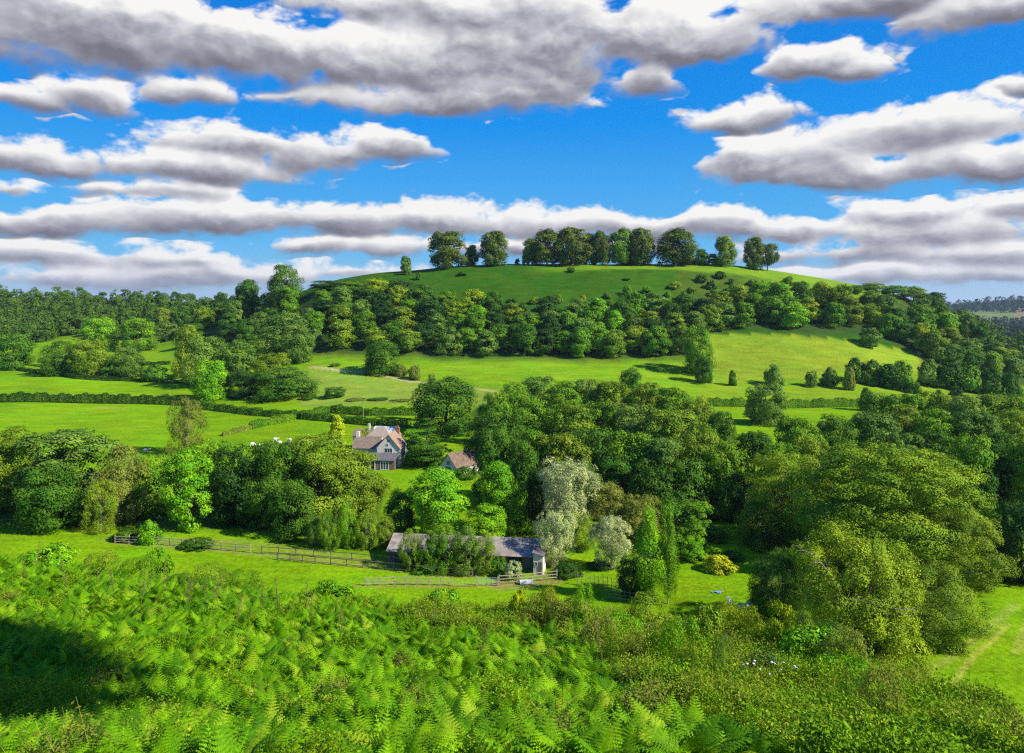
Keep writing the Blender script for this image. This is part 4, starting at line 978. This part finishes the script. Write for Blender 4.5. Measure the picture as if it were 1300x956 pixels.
mb.bar((-3.5, 1.7, 3.05), (3.5, 1.7, 3.05), 0.08); mb.bar((-3.5, -0.03, 1.9), (3.5, -0.03, 1.9), 0.07); mb.build('frame', WHITE, GH)

x, y, z = atY(578, 181)
BN = empty('brown_barn', (x, y, z - 0.1), math.radians(-38)); tag(BN, 'small barn with brown tiled roof and pale gable right of the cedar', 'barn')
mb = MB(); mb.prism_y([(-2.7, -0.5), (2.7, -0.5), (2.7, 2.4), (0, 5.3), (-2.7, 2.4)], -2.5, 6); mb.build('wall', RENDER, BN)
roof_y(BN, -2.7, 2.7, -2.5, 6, 2.4, 5.3, DARKTILE, 0.35); window(BN, -0.6, 0.6, 2.6, 3.7, -2.5, 2)
mb = MB(); mb.box(-0.9, 0.9, -2.56, -2.504, 0.05, 2.2); mb.build('door', DARKWOOD, BN)

x, y, z = atY(593, 122.5)
LB = empty('long_barn', (x, y, z - 0.05), math.radians(-7)); tag(LB, 'long low barn with grey corrugated roof behind the paddock fence', 'barn')
mb = MB(); mb.prism_x([(-4, -0.5), (4, -0.5), (4, 2.3), (0, 3.75), (-4, 2.3)], -12.2, 12.0); mb.build('wall', DARKWOOD, LB)
roof_x(LB, -12.1, 12.0, -4, 4, 2.3, 3.75, CORR, 0.4, 0.08)
mb = MB(); mb.prism_x([(-4.02, -0.5), (4.02, -0.5), (4.02, 2.22), (0, 3.66), (-4.02, 2.22)], 12.003, 12.20); mb.build('end_wall', RENDER, LB)
for k, xx in enumerate((-9, -3, 3, 8.5)):
    mb = MB(); mb.box(xx - 1.1, xx + 1.1, -4.08, -4.004, 0, 2.0); mb.build('door', DARK, LB)
mb = MB(); mb.box(12.204, 12.27, -3.4, -2.2, 0, 2.1); mb.build('end_door', WHITE, LB)
# small pale lean-to at the right hand end
x, y, z = atY(684, 115.5)
SH = empty('pale_shed', (x, y, z), math.radians(-12)); tag(SH, 'narrow pale rendered shed at the right end of the long barn', 'shed')
mb = MB(); mb.prism_y([(-0.75, -0.3), (0.75, -0.3), (0.75, 2.9), (-0.75, 3.3)], -0.6, 2.6); mb.build('wall', RENDER, SH)
mb = MB(); mb.prism_y([(-0.95, 3.36), (0.95, 2.86), (0.95, 2.96), (-0.95, 3.46)], -0.8, 2.8); mb.build('roof', SLATE, SH)
mb = MB(); mb.box(0.05, 0.6, -0.66, -0.604, 0, 2.0); mb.build('door', DARKWOOD, SH); window(SH, -0.55, -0.1, 1.3, 2.0, -0.6, 1)

# ------------------------------------------------------------------ fences, gate, pole, trough
def fence(name, pts, h, nr, spacing, mat, label, cat='fence', post=0.14, rail=(0.05, 0.11), group=None, ymin=75, railmat=None):
    Q = [np.array(at(u, v, ymin)) for u, v in pts]; o = Q[0]
    root = empty(name, tuple(o)); tag(root, label, cat, group)
    P = []
    for a, b in zip(Q[:-1], Q[1:]):
        L = np.linalg.norm((b - a)[:2]); n = max(1, round(L / spacing))
        for k in range(n): P.append(a + (b - a) * k / n)
    P.append(Q[-1]); r = random.Random(len(P)); G = []
    for p in P:
        zz = gzf(p[0], p[1]); G.append(Vector((p[0] - o[0], p[1] - o[1], zz - o[2])))
        mb = MB(); q = G[-1]; hh = h * r.uniform(1.02, 1.12); t = r.uniform(-.03, .03)
        mb.bar(q + Vector((0, 0, -0.3)), q + Vector((t, 0, hh)), post); mb.build('post', mat, root)
    for k in range(nr):
        mb = MB(); f = h * (0.93 - 0.68 * k / max(1, nr - 1))
        for a, b in zip(G[:-1], G[1:]):
            a2 = a + Vector((0, -post / 2 - rail[0] / 2 - 0.003, f + r.uniform(-.03, .03))); b2 = b + Vector((0, -post / 2 - rail[0] / 2 - 0.003, f + r.uniform(-.03, .03)))
            d = (b2 - a2).normalized() * 0.002; mb.bar(a2 + d, b2 - d, rail[0], rail[1])
        mb.build('rail', railmat or mat, root)
    return root
fence('post_and_rail_fence', [(146, 690), (200, 692), (262, 697), (318, 702)], 1.35, 3, 2.6, WOOD, 'pale post and rail fence at the left, below the front tree row')
fence('post_and_rail_fence', [(352, 712), (400, 716), (460, 721), (520, 727), (600, 734)], 1.25, 2, 2.5, DARKWOOD, 'weathered paddock fence running down towards the grey barn')
fence('post_and_rail_fence', [(332, 704), (420, 710), (500, 717), (598, 728)], 1.25, 2, 3.2, DARKWOOD, 'older fence close behind the weathered paddock fence, along the young trees')
fence('post_and_rail_fence', [(464, 745), (500, 743), (574, 744)], 1.25, 3, 1.9, WOOD, 'short pale fence with three rails low in front of the paddock')
fence('post_and_rail_fence', [(634, 743), (660, 741), (688, 738), (707, 736)], 1.4, 3, 2.4, WOOD, 'pale brown fence rising to the right, in front of the barn end')
# metal field gate
a = Vector(at(606, 745)); b = Vector(at(631, 744)); gt = empty('field_gate', tuple(a)); tag(gt, 'pale metal field gate between the two pale fences', 'gate')
d = b - a; mb = MB()
for k in range(5): mb.bar((0, 0, 0.2 + 0.24 * k), Vector((d.x, d.y, d.z + 0.2 + 0.24 * k)), 0.05)
for k in range(5): mb.bar((d.x * k / 4, d.y * k / 4 - .03, 0.1), (d.x * k / 4, d.y * k / 4 - .03, 1.22), 0.05)
mb.build('gate_bars', METAL, gt)
for q, zt in ((Vector((-0.15, 0, 0)), 1.45), (d + Vector((0.15, 0, 0)), 1.45)):
    mb = MB(); mb.bar(q + Vector((0, 0, -.3)), q + Vector((0, 0, zt)), 0.16); mb.build('gate_post', WOOD, gt)
a = Vector(at(577, 746)); mb = MB(); w = empty('wire_fence', tuple(a)); tag(w, 'low wire fence with thin pale stakes between the short fence and the gate', 'fence')
for k in range(5): mb = MB(); mb.bar((k * 0.85, 0, -.2), (k * 0.85, 0, 1.15), 0.06); mb.build('stake', WOOD, w)
mb = MB()
for k in range(3): mb.bar((0, -0.045, 0.4 + 0.3 * k), (3.4, -0.045, 0.4 + 0.3 * k), 0.018)
mb.build('wire', METAL, w)
# tall thin stakes round the new planting beside the slim silver tree
for (p0, p1, nn, lab) in (((733, 744), (782, 748), 10, 'back line of thin dark stakes and wire beside the slim silver tree'), ((768, 763), (806, 768), 7, 'front line of thin dark stakes and wire beside the slim silver tree')):
    a = Vector(at(*p0)); b = Vector(at(*p1)); w = empty('stake_fence', tuple(a)); tag(w, lab, 'fence')
    for k in range(nn):
        q = (b - a) * k / (nn - 1); mb = MB(); mb.bar(q + Vector((0, 0, -.2)), q + Vector((0.02, 0, 1.75)), 0.06); mb.build('stake', DARKWOOD, w)
    mb = MB()
    for k in range(3): mb.bar(Vector((0, -.045, 0.5 + 0.5 * k)), (b - a) + Vector((0, -.045, 0.5 + 0.5 * k)), 0.02)
    mb.build('wire', METAL, w)
a = at(668, 743); tr = empty('water_trough', a, 0.1); tag(tr, 'white water trough in front of the rising brown fence', 'trough')
mb = MB(); mb.box(-.95, .95, -.3, -.22, 0.12, .6); mb.box(-.95, .95, .22, .3, 0.12, .6); mb.box(-.95, -.87, -.218, .218, 0.12, .6); mb.box(.87, .95, -.218, .218, 0.12, .6); mb.box(-.868, .868, -.218, .218, 0.12, .2); mb.build('basin', WHITE, tr)
mb = MB(); mb.box(-.75, -.6, -.25, .25, 0, .118); mb.box(.6, .75, -.25, .25, 0, .118); mb.build('foot', METAL, tr)
a = at(461, 531); up = empty('utility_pole', a); tag(up, 'wooden utility pole standing on the hedge above the farmhouse', 'pole')
mb = MB(); mb.tube([(0, 0, -.3), (0, 0, 6.0)], [0.14, 0.10], 8); mb.build('pole', PALEBARK, up)
mb = MB(); mb.bar((-.6, -.13, 5.6), (.6, -.13, 5.6), .09); mb.build('crossarm', DARKWOOD, up)

# ------------------------------------------------------------------ sheep, the person on the lawn, garden chairs
def sheep_mesh(gr):
    mb = MB(); mb.blob((0, 0, .72), (.62, .34, .36)); mb.blob((.05, 0, .86), (.5, .28, .28)); hz = .25 if gr else .95
    mb.tube([(.45, 0, .8), (.72, 0, (hz + .75) / 2), (.9, 0, hz)], [.2, .15, .11], 8); mb.blob((.98, 0, hz - .02), (.18, .10, .12), 8, 5)
    for sx in (-.38, .38):
        for sy in (-.17, .17): mb.tube([(sx, sy, .55), (sx, sy, 0)], [.085, .05], 6)
    return mb.mesh('sheep', FLEECE, True)
SM = [sheep_mesh(1), sheep_mesh(0)]
SHP = [(349, 561, .2, 0, 'sheep highest up of the two left hand ones in the field by the farmhouse'), (355, 565, 3.4, 1, 'sheep just below the left hand one in the field by the farmhouse'),
       (368, 562, 2.9, 0, 'sheep alone in the middle of the flock by the farmhouse'), (382, 562, .3, 0, 'left one of the close pair of sheep nearest the golden conifer'),
       (387, 563, .1, 1, 'right one of the close pair of sheep nearest the golden conifer'), (330, 569, 1.0, 0, 'second sheep from the left of the field, above the front trees'),
       (341, 571, 3.0, 0, 'sheep lowest down in the field, half hidden by the front tree tops'), (320, 567, .4, 1, 'leftmost sheep of the flock in the field by the farmhouse'),
       (4, 468.5, 3.1, 0, 'single white sheep at the left edge of the upper left field'), (185, 575, .2, 0, 'single sheep beside the tall birch in the lower left field')]
for u, v, r_, g_, lab in SHP:
    o = link('sheep', SM[1 - g_], loc=at(u, v), rz=r_); o.scale = (1.15,) * 3
    tag(o, lab, 'sheep', 'sheep grazing in the left fields')
# person lying on the lawn
px_, py_, pz_ = at(911, 753.5)
Pn = empty('person', (px_, py_, pz_ + 0.02), math.radians(4)); tag(Pn, 'person in light blue clothes lying on the lawn at the edge of the shade', 'person')
def skin_body(name, pts, edges, rad, mat, parent, sub=2):
    me = bpy.data.meshes.new(name); me.from_pydata(pts, edges, []); o = link(name, me, parent); me.materials.append(mat)
    sk = o.modifiers.new('Skin', 'SKIN'); ss = o.modifiers.new('Sub', 'SUBSURF'); ss.levels = ss.render_levels = sub
    for v_, r_ in zip(me.skin_vertices[0].data, rad): v_.radius = (r_, r_)
    me.skin_vertices[0].data[0].use_root = True
    return o
# lying on the back, head to the right, knees bent up a little
pp = [(0, 0, .13), (.22, 0, .14), (.42, 0, .15), (.54, 0, .15), (.62, 0, .16),
      (.44, -.17, .15), (.25, -.30, .10), (.02, -.26, .09), (-.08, -.24, .08), (.44, .17, .15), (.26, .32, .10), (.02, .30, .09), (-.08, .28, .08),
      (-.06, -.10, .13), (-.40, -.14, .30), (-.78, -.13, .10), (-.86, -.14, .17), (-.06, .10, .13), (-.46, .13, .14), (-.88, .14, .09), (-.93, .14, .18)]
pe = [(0, 1), (1, 2), (2, 3), (3, 4), (2, 5), (5, 6), (6, 7), (7, 8), (2, 9), (9, 10), (10, 11), (11, 12), (0, 13), (13, 14), (14, 15), (15, 16), (0, 17), (17, 18), (18, 19), (19, 20)]
pr = [.14, .135, .15, .07, .06, .07, .05, .04, .03, .07, .05, .04, .03, .10, .075, .05, .045, .10, .075, .05, .045]
skin_body('body', pp, pe, pr, BLUECLOTH, Pn)
mb = MB(); mb.blob((.74, 0, .17), (.125, .085, .10), 12, 8); mb.blob((.73, 0, .275), (.03, .018, .02), 6, 4); mb.build('head', SKIN, Pn, smooth=True)
mb = MB(); mb.blob((.79, 0, .155), (.105, .105, .105), 12, 8); mb.build('hair', HAIR, Pn, smooth=True)
def chair_at(u, v, rz, lab):
    x, y, z = at(u, v); c = empty('garden_chair', (x, y, z), rz); tag(c, lab, 'chair', 'white garden chairs on the shaded lawn')
    mb = MB(); mb.box(-.28, .28, -.26, .26, .42, .47); mb.build('seat', WHITE, c)
    mb = MB(); mb.prism_x([(.262, .47), (.312, .47), (.44, 1.05), (.39, 1.05)], -.27, .27); mb.build('backrest', WHITE, c)
    for sx in (-1, 1):
        mb = MB(); mb.box(sx * .30 - .025, sx * .30 + .025, -.26, .34, .64, .68); mb.build('armrest', WHITE, c)
        for sy in (-1, 1): mb = MB(); mb.bar((sx * .255, sy * .23, .418), (sx * .30, sy * .29, 0), .05); mb.build('leg', WHITE, c)
chair_at(927, 769, 0.4, 'white garden chair on its own in the shade of the biggest trees')
chair_at(940, 776, 2.6, 'lower left white chair of the two close together under the trees')
chair_at(948, 773, -1.2, 'upper right white chair of the two close together under the trees')

# ------------------------------------------------------------------ the slope under the viewpoint: bracken, scrub, stalks
FERNC = [leaf_mat('fern_a', .25, .08, .6, (0.145, 0.37, 0.003)), leaf_mat('fern_b', .25, .08, .6, (0.185, 0.42, 0.003)), leaf_mat('fern_c', .25, .08, .6, (0.085, 0.25, 0.003)), leaf_mat('fern_d', .25, .08, .6, (0.20, 0.36, 0.012))]
SCRUB = [leaf_mat('scrub_a', .25, .08, .6, (0.21, 0.36, 0.008)), leaf_mat('scrub_b', .25, .08, .6, (0.14, 0.32, 0.006)), leaf_mat('scrub_c', .25, .08, .6, (0.25, 0.38, 0.018)), leaf_mat('scrub_d', .25, .08, .6, (0.21, 0.25, 0.035))]
GRASSM = leaf_mat('tall_grass', .3, .2, .6, (0.25, 0.30, 0.05))
FL = bpy.data.collections.new('fern_sources'); SL = bpy.data.collections.new('scrub_sources')
def frond(rg, L, az, lean):
    """one bracken frond: arching midrib, paired pinnae, each with its small leaflets"""
    P = []; D = []; n = 15; V = []
    ca, sa = math.cos(az), math.sin(az)
    s = np.linspace(0, 1, n); hx = L * (0.20 * s + (0.62 + lean) * s ** 1.8); hz = L * (1.0 * s - (0.34 + lean * 0.7) * s ** 2.4)
    mid = np.column_stack([hx * ca, hx * sa, hz]); tan = np.gradient(mid, axis=0); tan /= np.linalg.norm(tan, axis=1, keepdims=True)
    side = np.array([-sa, ca, 0.0]); quads = []
    for k in range(n - 1):
        w = 0.008 * L * (1.3 - s[k]) + 0.003
        quads.append([mid[k] - side * w, mid[k] + side * w, mid[k + 1] + side * w * .9, mid[k + 1] - side * w * .9])
    m = 12
    for k in range(m):
        t = 0.30 + 0.68 * k / (m - 1); j = t * (n - 1); j0 = min(int(j), n - 2); f = j - j0; p = mid[j0] * (1 - f) + mid[j0 + 1] * f; tg = tan[j0]
        up = np.cross(side, tg); up *= np.sign(up[2] + 1e-6); ln = L * 0.33 * (1.03 - (k / (m - 1)) ** 1.1) * rg.uniform(.88, 1.08) + 0.02
        for sg in (-1, 1):
            d = side * sg * 0.90 + tg * 0.42; d /= np.linalg.norm(d); q = p.copy(); nl = 7
            for a in range(nl):
                g0 = a / nl; g1 = (a + 1) / nl; dr = -0.30 * ln * g1 * g1
                c0 = p + d * ln * g0 + up * (-0.30 * ln * g0 * g0); c1 = p + d * ln * g1 + up * dr
                ll = ln * 0.21 * (1.05 - g0) + 0.006; e = np.cross(d, up)
                for s2 in (-1, 1):
                    tip = (c0 + c1) / 2 + e * s2 * ll + d * ll * 0.35 + up * rg.uniform(-.12, .03) * ll
                    quads.append([c0, c1, (c1 + tip) / 2 + d * 0.2 * ll, tip] if s2 > 0 else [c1, c0, tip, (c1 + tip) / 2 + d * 0.2 * ll])
    return np.array(quads).reshape(-1, 3)
def mesh_quads(name, A, mat, tone):
    return mesh_np(name, A, np.arange(len(A)).reshape(-1, 4), [mat], tone=tone)
rg = np.random.default_rng(77)
for i in range(8):
    parts = []; nf = rg.integers(4, 7)
    for k in range(nf): parts.append(frond(rg, rg.uniform(.75, 1.25), rg.uniform(0, 6.28), rg.uniform(-.1, .25)) + np.array([*rg.normal(0, .13, 2), 0]))
    A = np.concatenate(parts); tn = np.concatenate([np.full(len(p_) // 4, rg.uniform(0, 1)) for p_ in parts])
    o = bpy.data.objects.new('fern_plant', mesh_quads('fern_plant', A, FERNC[[0, 1, 0, 2, 1, 0, 2, 3][i]], tn)); FL.objects.link(o)
for i in range(6):
    n = 1100; d = rdir(rg, n); d[:, 2] = np.abs(d[:, 2]); rr = rg.uniform(.35, 1.0, n) ** .5
    st = rg.integers(0, 14, n); sdirs = rdir(rg, 14); sdirs[:, 2] = np.abs(sdirs[:, 2]) + .5; sdirs /= np.linalg.norm(sdirs, axis=1, keepdims=True)
    pos = sdirs[st] * (rr * rg.uniform(.6, 1.0, n))[:, None] * np.array([.75, .75, .95]) + rg.normal(0, .09, (n, 3)); pos[:, 2] = np.maximum(pos[:, 2], .02)
    V, Q = leaves(rg, pos, rdir(rg, n) * .6 + np.array([0, 0, .7]), 0.068, .5)
    # thin upright stems
    qs = []
    for k in range(4 + (8 if i in (2, 5) else 0)):
        b = rg.normal(0, .22, 2); tp = b * 1.5 + rg.normal(0, .15, 2); h = rg.uniform(.6, 1.15); w = .008
        a0 = np.array([b[0], b[1], 0]); a1 = np.array([tp[0], tp[1], h]); sdv = np.array([w, w * .6, 0]); qs += [a0 - sdv, a0 + sdv, a1 + sdv * .3, a1 - sdv * .3]
    A = np.concatenate([V, np.array(qs)]); o = bpy.data.objects.new('scrub_plant', mesh_quads('scrub_plant', A, SCRUB[[0, 1, 2, 0, 1, 3][i]], rg.uniform(0, 1, len(A) // 4))); SL.objects.link(o)

def edge_of(u): return float(np.interp(u, *EDGE))
def slope_points(n, seed, test):
    r = np.random.default_rng(seed); out = []
    Y = np.sqrt(r.uniform(8.5 ** 2, 47.0 ** 2, n)); u = r.uniform(-70, 1420, n); x_ = (u - CU) * Y / F; z_ = gz(x_, Y); v = HZ - z_ * F / Y
    e = np.interp(u, *EDGE); ok = (Y < e + 3.0) & test(u, v, x_, Y, r)
    return np.column_stack([x_, Y, z_])[ok], r
def instancer(name, P, r, coll, label, smin, smax):
    me = bpy.data.meshes.new(name); me.vertices.add(len(P)); me.vertices.foreach_set('co', P.astype(np.float32).ravel())
    rot = np.column_stack([r.normal(0, .26, len(P)), r.normal(0, .26, len(P)), r.uniform(0, 6.283, len(P))])
    me.attributes.new('rot', 'FLOAT_VECTOR', 'POINT').data.foreach_set('vector', rot.astype(np.float32).ravel())
    me.attributes.new('scl', 'FLOAT', 'POINT').data.foreach_set('value', r.uniform(smin, smax, len(P)).astype(np.float32))
    o = link(name, me); tag(o, label, 'vegetation', kind='stuff')
    ng = bpy.data.node_groups.new(name + '_scatter', 'GeometryNodeTree')
    ng.interface.new_socket('Geometry', in_out='INPUT', socket_type='NodeSocketGeometry'); ng.interface.new_socket('Geometry', in_out='OUTPUT', socket_type='NodeSocketGeometry')
    gi = ng.nodes.new('NodeGroupInput'); go = ng.nodes.new('NodeGroupOutput'); ip = ng.nodes.new('GeometryNodeInstanceOnPoints'); ci = ng.nodes.new('GeometryNodeCollectionInfo')
    ci.inputs['Collection'].default_value = coll; ci.inputs['Separate Children'].default_value = True; ci.inputs['Reset Children'].default_value = True
    ra = ng.nodes.new('GeometryNodeInputNamedAttribute'); ra.data_type = 'FLOAT_VECTOR'; ra.inputs[0].default_value = 'rot'
    sa = ng.nodes.new('GeometryNodeInputNamedAttribute'); sa.data_type = 'FLOAT'; sa.inputs[0].default_value = 'scl'
    L = ng.links; L.new(gi.outputs[0], ip.inputs['Points']); L.new(ci.outputs[0], ip.inputs['Instance']); ip.inputs['Pick Instance'].default_value = True
    e2r = ng.nodes.new('FunctionNodeEulerToRotation'); L.new(ra.outputs[0], e2r.inputs[0]); L.new(e2r.outputs[0], ip.inputs['Rotation']); L.new(sa.outputs[0], ip.inputs['Scale'])
    L.new(ip.outputs[0], go.inputs[0])
    md = o.modifiers.new('scatter', 'NODES'); md.node_group = ng
    return o
def is_scrub(u, v, x_, Y):
    w = 26 * np.sin(x_ * .55 + 1) + 22 * np.sin(Y * .45 + x_ * .2)
    return (u + w > 640 + (v - 740) * 1.35) | (np.sin(x_ * .33 + 2.0) * np.sin(Y * .27 + 1.0) > 0.72)
lim = lambda u, v: ~((v > 815) & (u > 1120 + (v - 870) * 1.6))
P_, r_ = slope_points(42000, 5, lambda u, v, x_, Y, r: (~is_scrub(u, v, x_, Y)) | (r.uniform(0, 1, len(u)) < .05))
print('bracken', len(P_)); instancer('bracken', P_, r_, FL, 'bright green bracken covering the near slope on the left and middle', .38, .7)
P_, r_ = slope_points(15000, 6, lambda u, v, x_, Y, r: (is_scrub(u, v, x_, Y) & (u < 1260)) | (r.uniform(0, 1, len(u)) < .03))
print('scrub', len(P_)); instancer('low_scrub', P_, r_, SL, 'olive bramble and tall grass covering the near slope on the right', .5, 1.0)

# flowering stalks that stand above the bracken
STM = surf('dry_stalk', (0.13, 0.14, 0.03), (0.24, 0.22, 0.06), 8)
BUD = surf('seed_head', (0.12, 0.12, 0.03), (0.26, 0.22, 0.07), 12)
STALKS = [(28, 664), (45, 668), (92, 664), (113, 655), (121, 660), (146, 676), (181, 648), (178, 672), (205, 700), (229, 684), (234, 690), (262, 690), (268, 694), (279, 700), (292, 696), (299, 702), (333, 716), (355, 722), (388, 690), (396, 722), (437, 726), (553, 738), (600, 746), (768, 718)]
STALKS.sort()
for i, (u, vt) in enumerate(STALKS):
    rr_ = random.Random(i); Yk = edge_of(u) - 3.5 - rr_.random() * 3.5; x, y, z = atY(u, Yk); hgt = min((HZ - vt) * Yk / F - z, rr_.uniform(1.2, 1.8))
    root = empty('flower_stalk', (x, y, z), rr_.uniform(0, 6)); tag(root, '%s tall thin seed stalk from the left above the bracken' % ordinal(i + 1), 'plant stalk', 'tall seed stalks rising above the bracken')
    mb = MB(); bx_ = rr_.uniform(-.45, .45); mb.tube([(0, 0, -.1), (bx_ * .4, 0, hgt * .5), (bx_, 0, hgt)], [.009, .007, .004], 5); mb.build('stem', STM, root)
    mb = MB(); n = int(hgt * rr_.uniform(12, 18)); mb.tube([(bx_ * .5, 0, hgt * .45), (bx_, 0, hgt)], [.008, .005], 5)
    for k in range(n):
        f = 0.45 + 0.55 * k / n; a = k * 2.4; rad = .15 * (1.15 - f) * rr_.uniform(.3, 1.2) + .01; c = (bx_ * f + rad * math.cos(a), rad * math.sin(a), hgt * f)
        mb.blob(c, (.017, .017, .024), 5, 3)
    mb.build('seed_head', BUD, root)

# individual plants on the slope
template('leafy_n', 1.6, 2.4, 'dome', 0.11, 5200, 2, nb=50, br=0.14, base=0.0, limbs=4, r0=0.03)
template('fine_n', 1.5, 2.4, 'dome', 0.07, 8000, 2, nb=60, br=0.13, base=0.0, limbs=4, r0=0.03, asp=.4)
NB = [
 ('leafy_n', 1030, 19.5, 796, 110, 'L', 'bright leafy climber mound at the bottom right of the slope'),
 ('leafy_n', 1068, 18.0, 834, 80, 'L', 'bright leafy mound below the first one at the bottom right'),
 ('leafy_n', 985, 22.0, 800, 60, 'L', 'small bright leafy mound under the shaded tree'),
 ('fine_n', 876, 22.0, 792, 104, 'R', 'brown tinged thorny bush in the middle of the olive scrub'),
 ('leafy_n', 840, 23.0, 778, 60, 'Y', 'yellow green sprouting bush left of the brown tinged bush'),
 ('fine_n', 800, 25.0, 772, 70, 'O', 'olive bush on the brow of the slope below the poplars'),
 ('fine_n', 730, 25.5, 770, 80, 'O', 'olive bush on the brow of the slope left of the poplars'),
 ('fine_n', 925, 22.5, 770, 56, 'Y', 'arching yellowish fronded bush in front of the shaded lawn'),
 ('fine_n', 958, 22.5, 780, 40, 'Y', 'smaller arching yellowish bush beside the shaded lawn chairs'),
 ('fine_n', 1110, 18.0, 838, 90, 'O', 'fine olive bush at the foot of the low spreading tree'),
 ('leafy_n', 200, 34, 694, 40, 'L', 'bright bush standing out of the bracken among the tall stalks'),
 ('fine_n', 232, 30, 738, 80, 'D', 'dark fine leaved bush within the bracken below the tall stalks'),
 ('fine_n', 130, 33, 700, 60, 'O', 'leftmost fine bush among the tall stalks'),
 ('fine_n', 178, 32.5, 706, 60, 'M', 'second fine bush from the left among the tall stalks'),
 ('fine_n', 262, 31, 716, 70, 'O', 'third fine bush from the left among the tall stalks'),
 ('fine_n', 310, 30, 724, 60, 'M', 'rightmost fine bush among the tall stalks'),
 ('leafy_n', 60, 34, 694, 70, 'L', 'leafy bright mound at the top left of the bracken'),
 ('leafy_n', 420, 28, 736, 60, 'L', 'leafy bright mound on the bracken skyline below the paddock fence'),
 ('leafy_n', 560, 26.5, 748, 60, 'L', 'leafy bright mound on the bracken skyline in front of the short pale fence'),
 ('fine_n', 690, 26, 762, 60, 'M', 'green bush on the brow below the water trough'),
 ('fine_n', 1000, 21.5, 792, 80, 'O', 'wide olive bush in the scrub left of the bright climber mound'),
 ('leafy_n', 905, 21.5, 830, 60, 'M', 'mid green leafy mound low in the olive scrub'),
]
for (key, u, Y, vt, w, tone, label) in NB: plant(key, u, Y, vt, w, tone, label, None, 'bush', 'slope_bush')
SB = random.Random(8); sb = []
for k in range(26):
    u = 655 + 470 * (k + SB.random()) / 26; sb.append((SB.choice(['fine_n', 'leafy_n', 'fine_n']), u, edge_of(u) - SB.uniform(0.3, 6.5), SB.uniform(.9, 1.7), SB.uniform(34, 80), SB.choice('OYMWLOS')))
seen_ = {}
for key, u, Y, h_, w_, tone in sb:
    seen_[tone] = seen_.get(tone, 0) + 1; z_ = gzf((u - CU) * Y / F, Y)
    plant(key, u, Y, HZ - (z_ + h_) * F / Y, w_, tone, '%s %s scrub bush from the left on the right half of the near slope' % (ordinal(seen_[tone]), TNAME[tone]), 'scrub bushes on the near slope', 'bush', 'slope_bush')
plant('bush_m', 590, 176, 592, 34, 'D', 'dark bush against the front of the brown tiled barn', None, 'bush', 'bush')
plant('bush_m', 556, 186, 584, 26, 'M', 'green bush at the left corner of the brown tiled barn', None, 'bush', 'bush')
# pale umbels at the bottom right
x, y, z = atY(985, 17.4); rr_ = random.Random(3); fl = empty('white_flower_clump', (x, y, z)); tag(fl, 'clump of small white flower heads at the bottom right of the slope', 'flowers')
for k in range(12):
    a, b = rr_.uniform(-.7, .7), rr_.uniform(-.4, .4); h_ = rr_.uniform(.62, .8)
    mb = MB(); mb.blob((a, b, h_), (.035, .035, .018), 7, 4); mb.build('flower_head', WHITE, fl)
    mb = MB(); mb.tube([(a * .7, b * .7, 0), (a, b, h_)], [.010, .006], 4); mb.build('stem', STM, fl)
# dead limbs sticking out of the low broad bushy tree
for (u, v, Y, L, ang, lab) in ((1075, 745, 82, 4.2, 2.0, 'pale dead branch curling out of the low broad bushy tree'), (1096, 768, 82, 4.5, .5, 'dead branch lower right on the low broad bushy tree'), (1030, 782, 82, 4.0, 3.6, 'bleached dead branch in the shade at the left foot of the broad bushy tree'), (1052, 798, 81, 2.5, .3, 'short dead branch low under the broad bushy tree')):
    rr_ = random.Random(int(u)); x = (u - CU) * Y / F; z0 = (HZ - v) * Y / F; mb = MB()
    def br(p, d, l, r, dep):
        pts = [p]; rad = [r]
        for k in range(4): d = (d + Vector((rr_.uniform(-.4, .4), rr_.uniform(-.3, .3), rr_.uniform(-.35, .35)))).normalized(); p = p + d * l / 4; pts.append(p); rad.append(r * (1 - .2 * (k + 1)))
        mb.tube(pts, rad, 6)
        if dep:
            for k in (2, 3, 4): br(pts[k], (d + Vector((rr_.uniform(-1, 1), rr_.uniform(-.5, .5), rr_.uniform(-.8, .8)))).normalized(), l * .5, r * .5, dep - 1)
    br(Vector((0, 2.5, -.5)), Vector((math.cos(ang), -.6, math.sin(ang))).normalized(), L, .10, 2)
    o = mb.build('dead_branch', PALEBARK, None, (x, Y, z0)); tag(o, lab, 'branch')
# the tree beside the viewpoint whose crown shades the left of the bracken
template('side_tree', 19, 11, 'round', 0.34, 30000, 1, nb=70, br=0.16, base=0.68, limbs=8)
cm, tm, h, w = TPL['side_tree'][0]; zz = gzf(13.4, 6.6)
rt = empty('broadleaf_tree', (13.4, 6.6, zz)); tag(rt, 'tree beside the viewpoint whose crown shades the left of the bracken', 'tree'); rt.scale = (9.5 / w, 9.5 / w, (20.5 - zz) / h)
link('crown', cm, rt, color=TONE['M']); link('trunk', tm, rt)
print('COUNT', COUNT)
# ------------------------------------------------------------------ the air
if HAZE:
    mb = MB(); mb.box(-5200, 5200, -300, 9000, -75, 140); m, N = newmat('haze_air')
    pv = N.n('ShaderNodeVolumePrincipled'); pv.inputs['Color'].default_value = (0.62, 0.78, 1.0, 1); pv.inputs['Density'].default_value = HAZE; pv.inputs['Anisotropy'].default_value = 0.2
    o_ = N.n('ShaderNodeOutputMaterial'); N.t.links.new(pv.outputs[0], o_.inputs['Volume'])
    tag(mb.build('haze', m), kind='stuff')
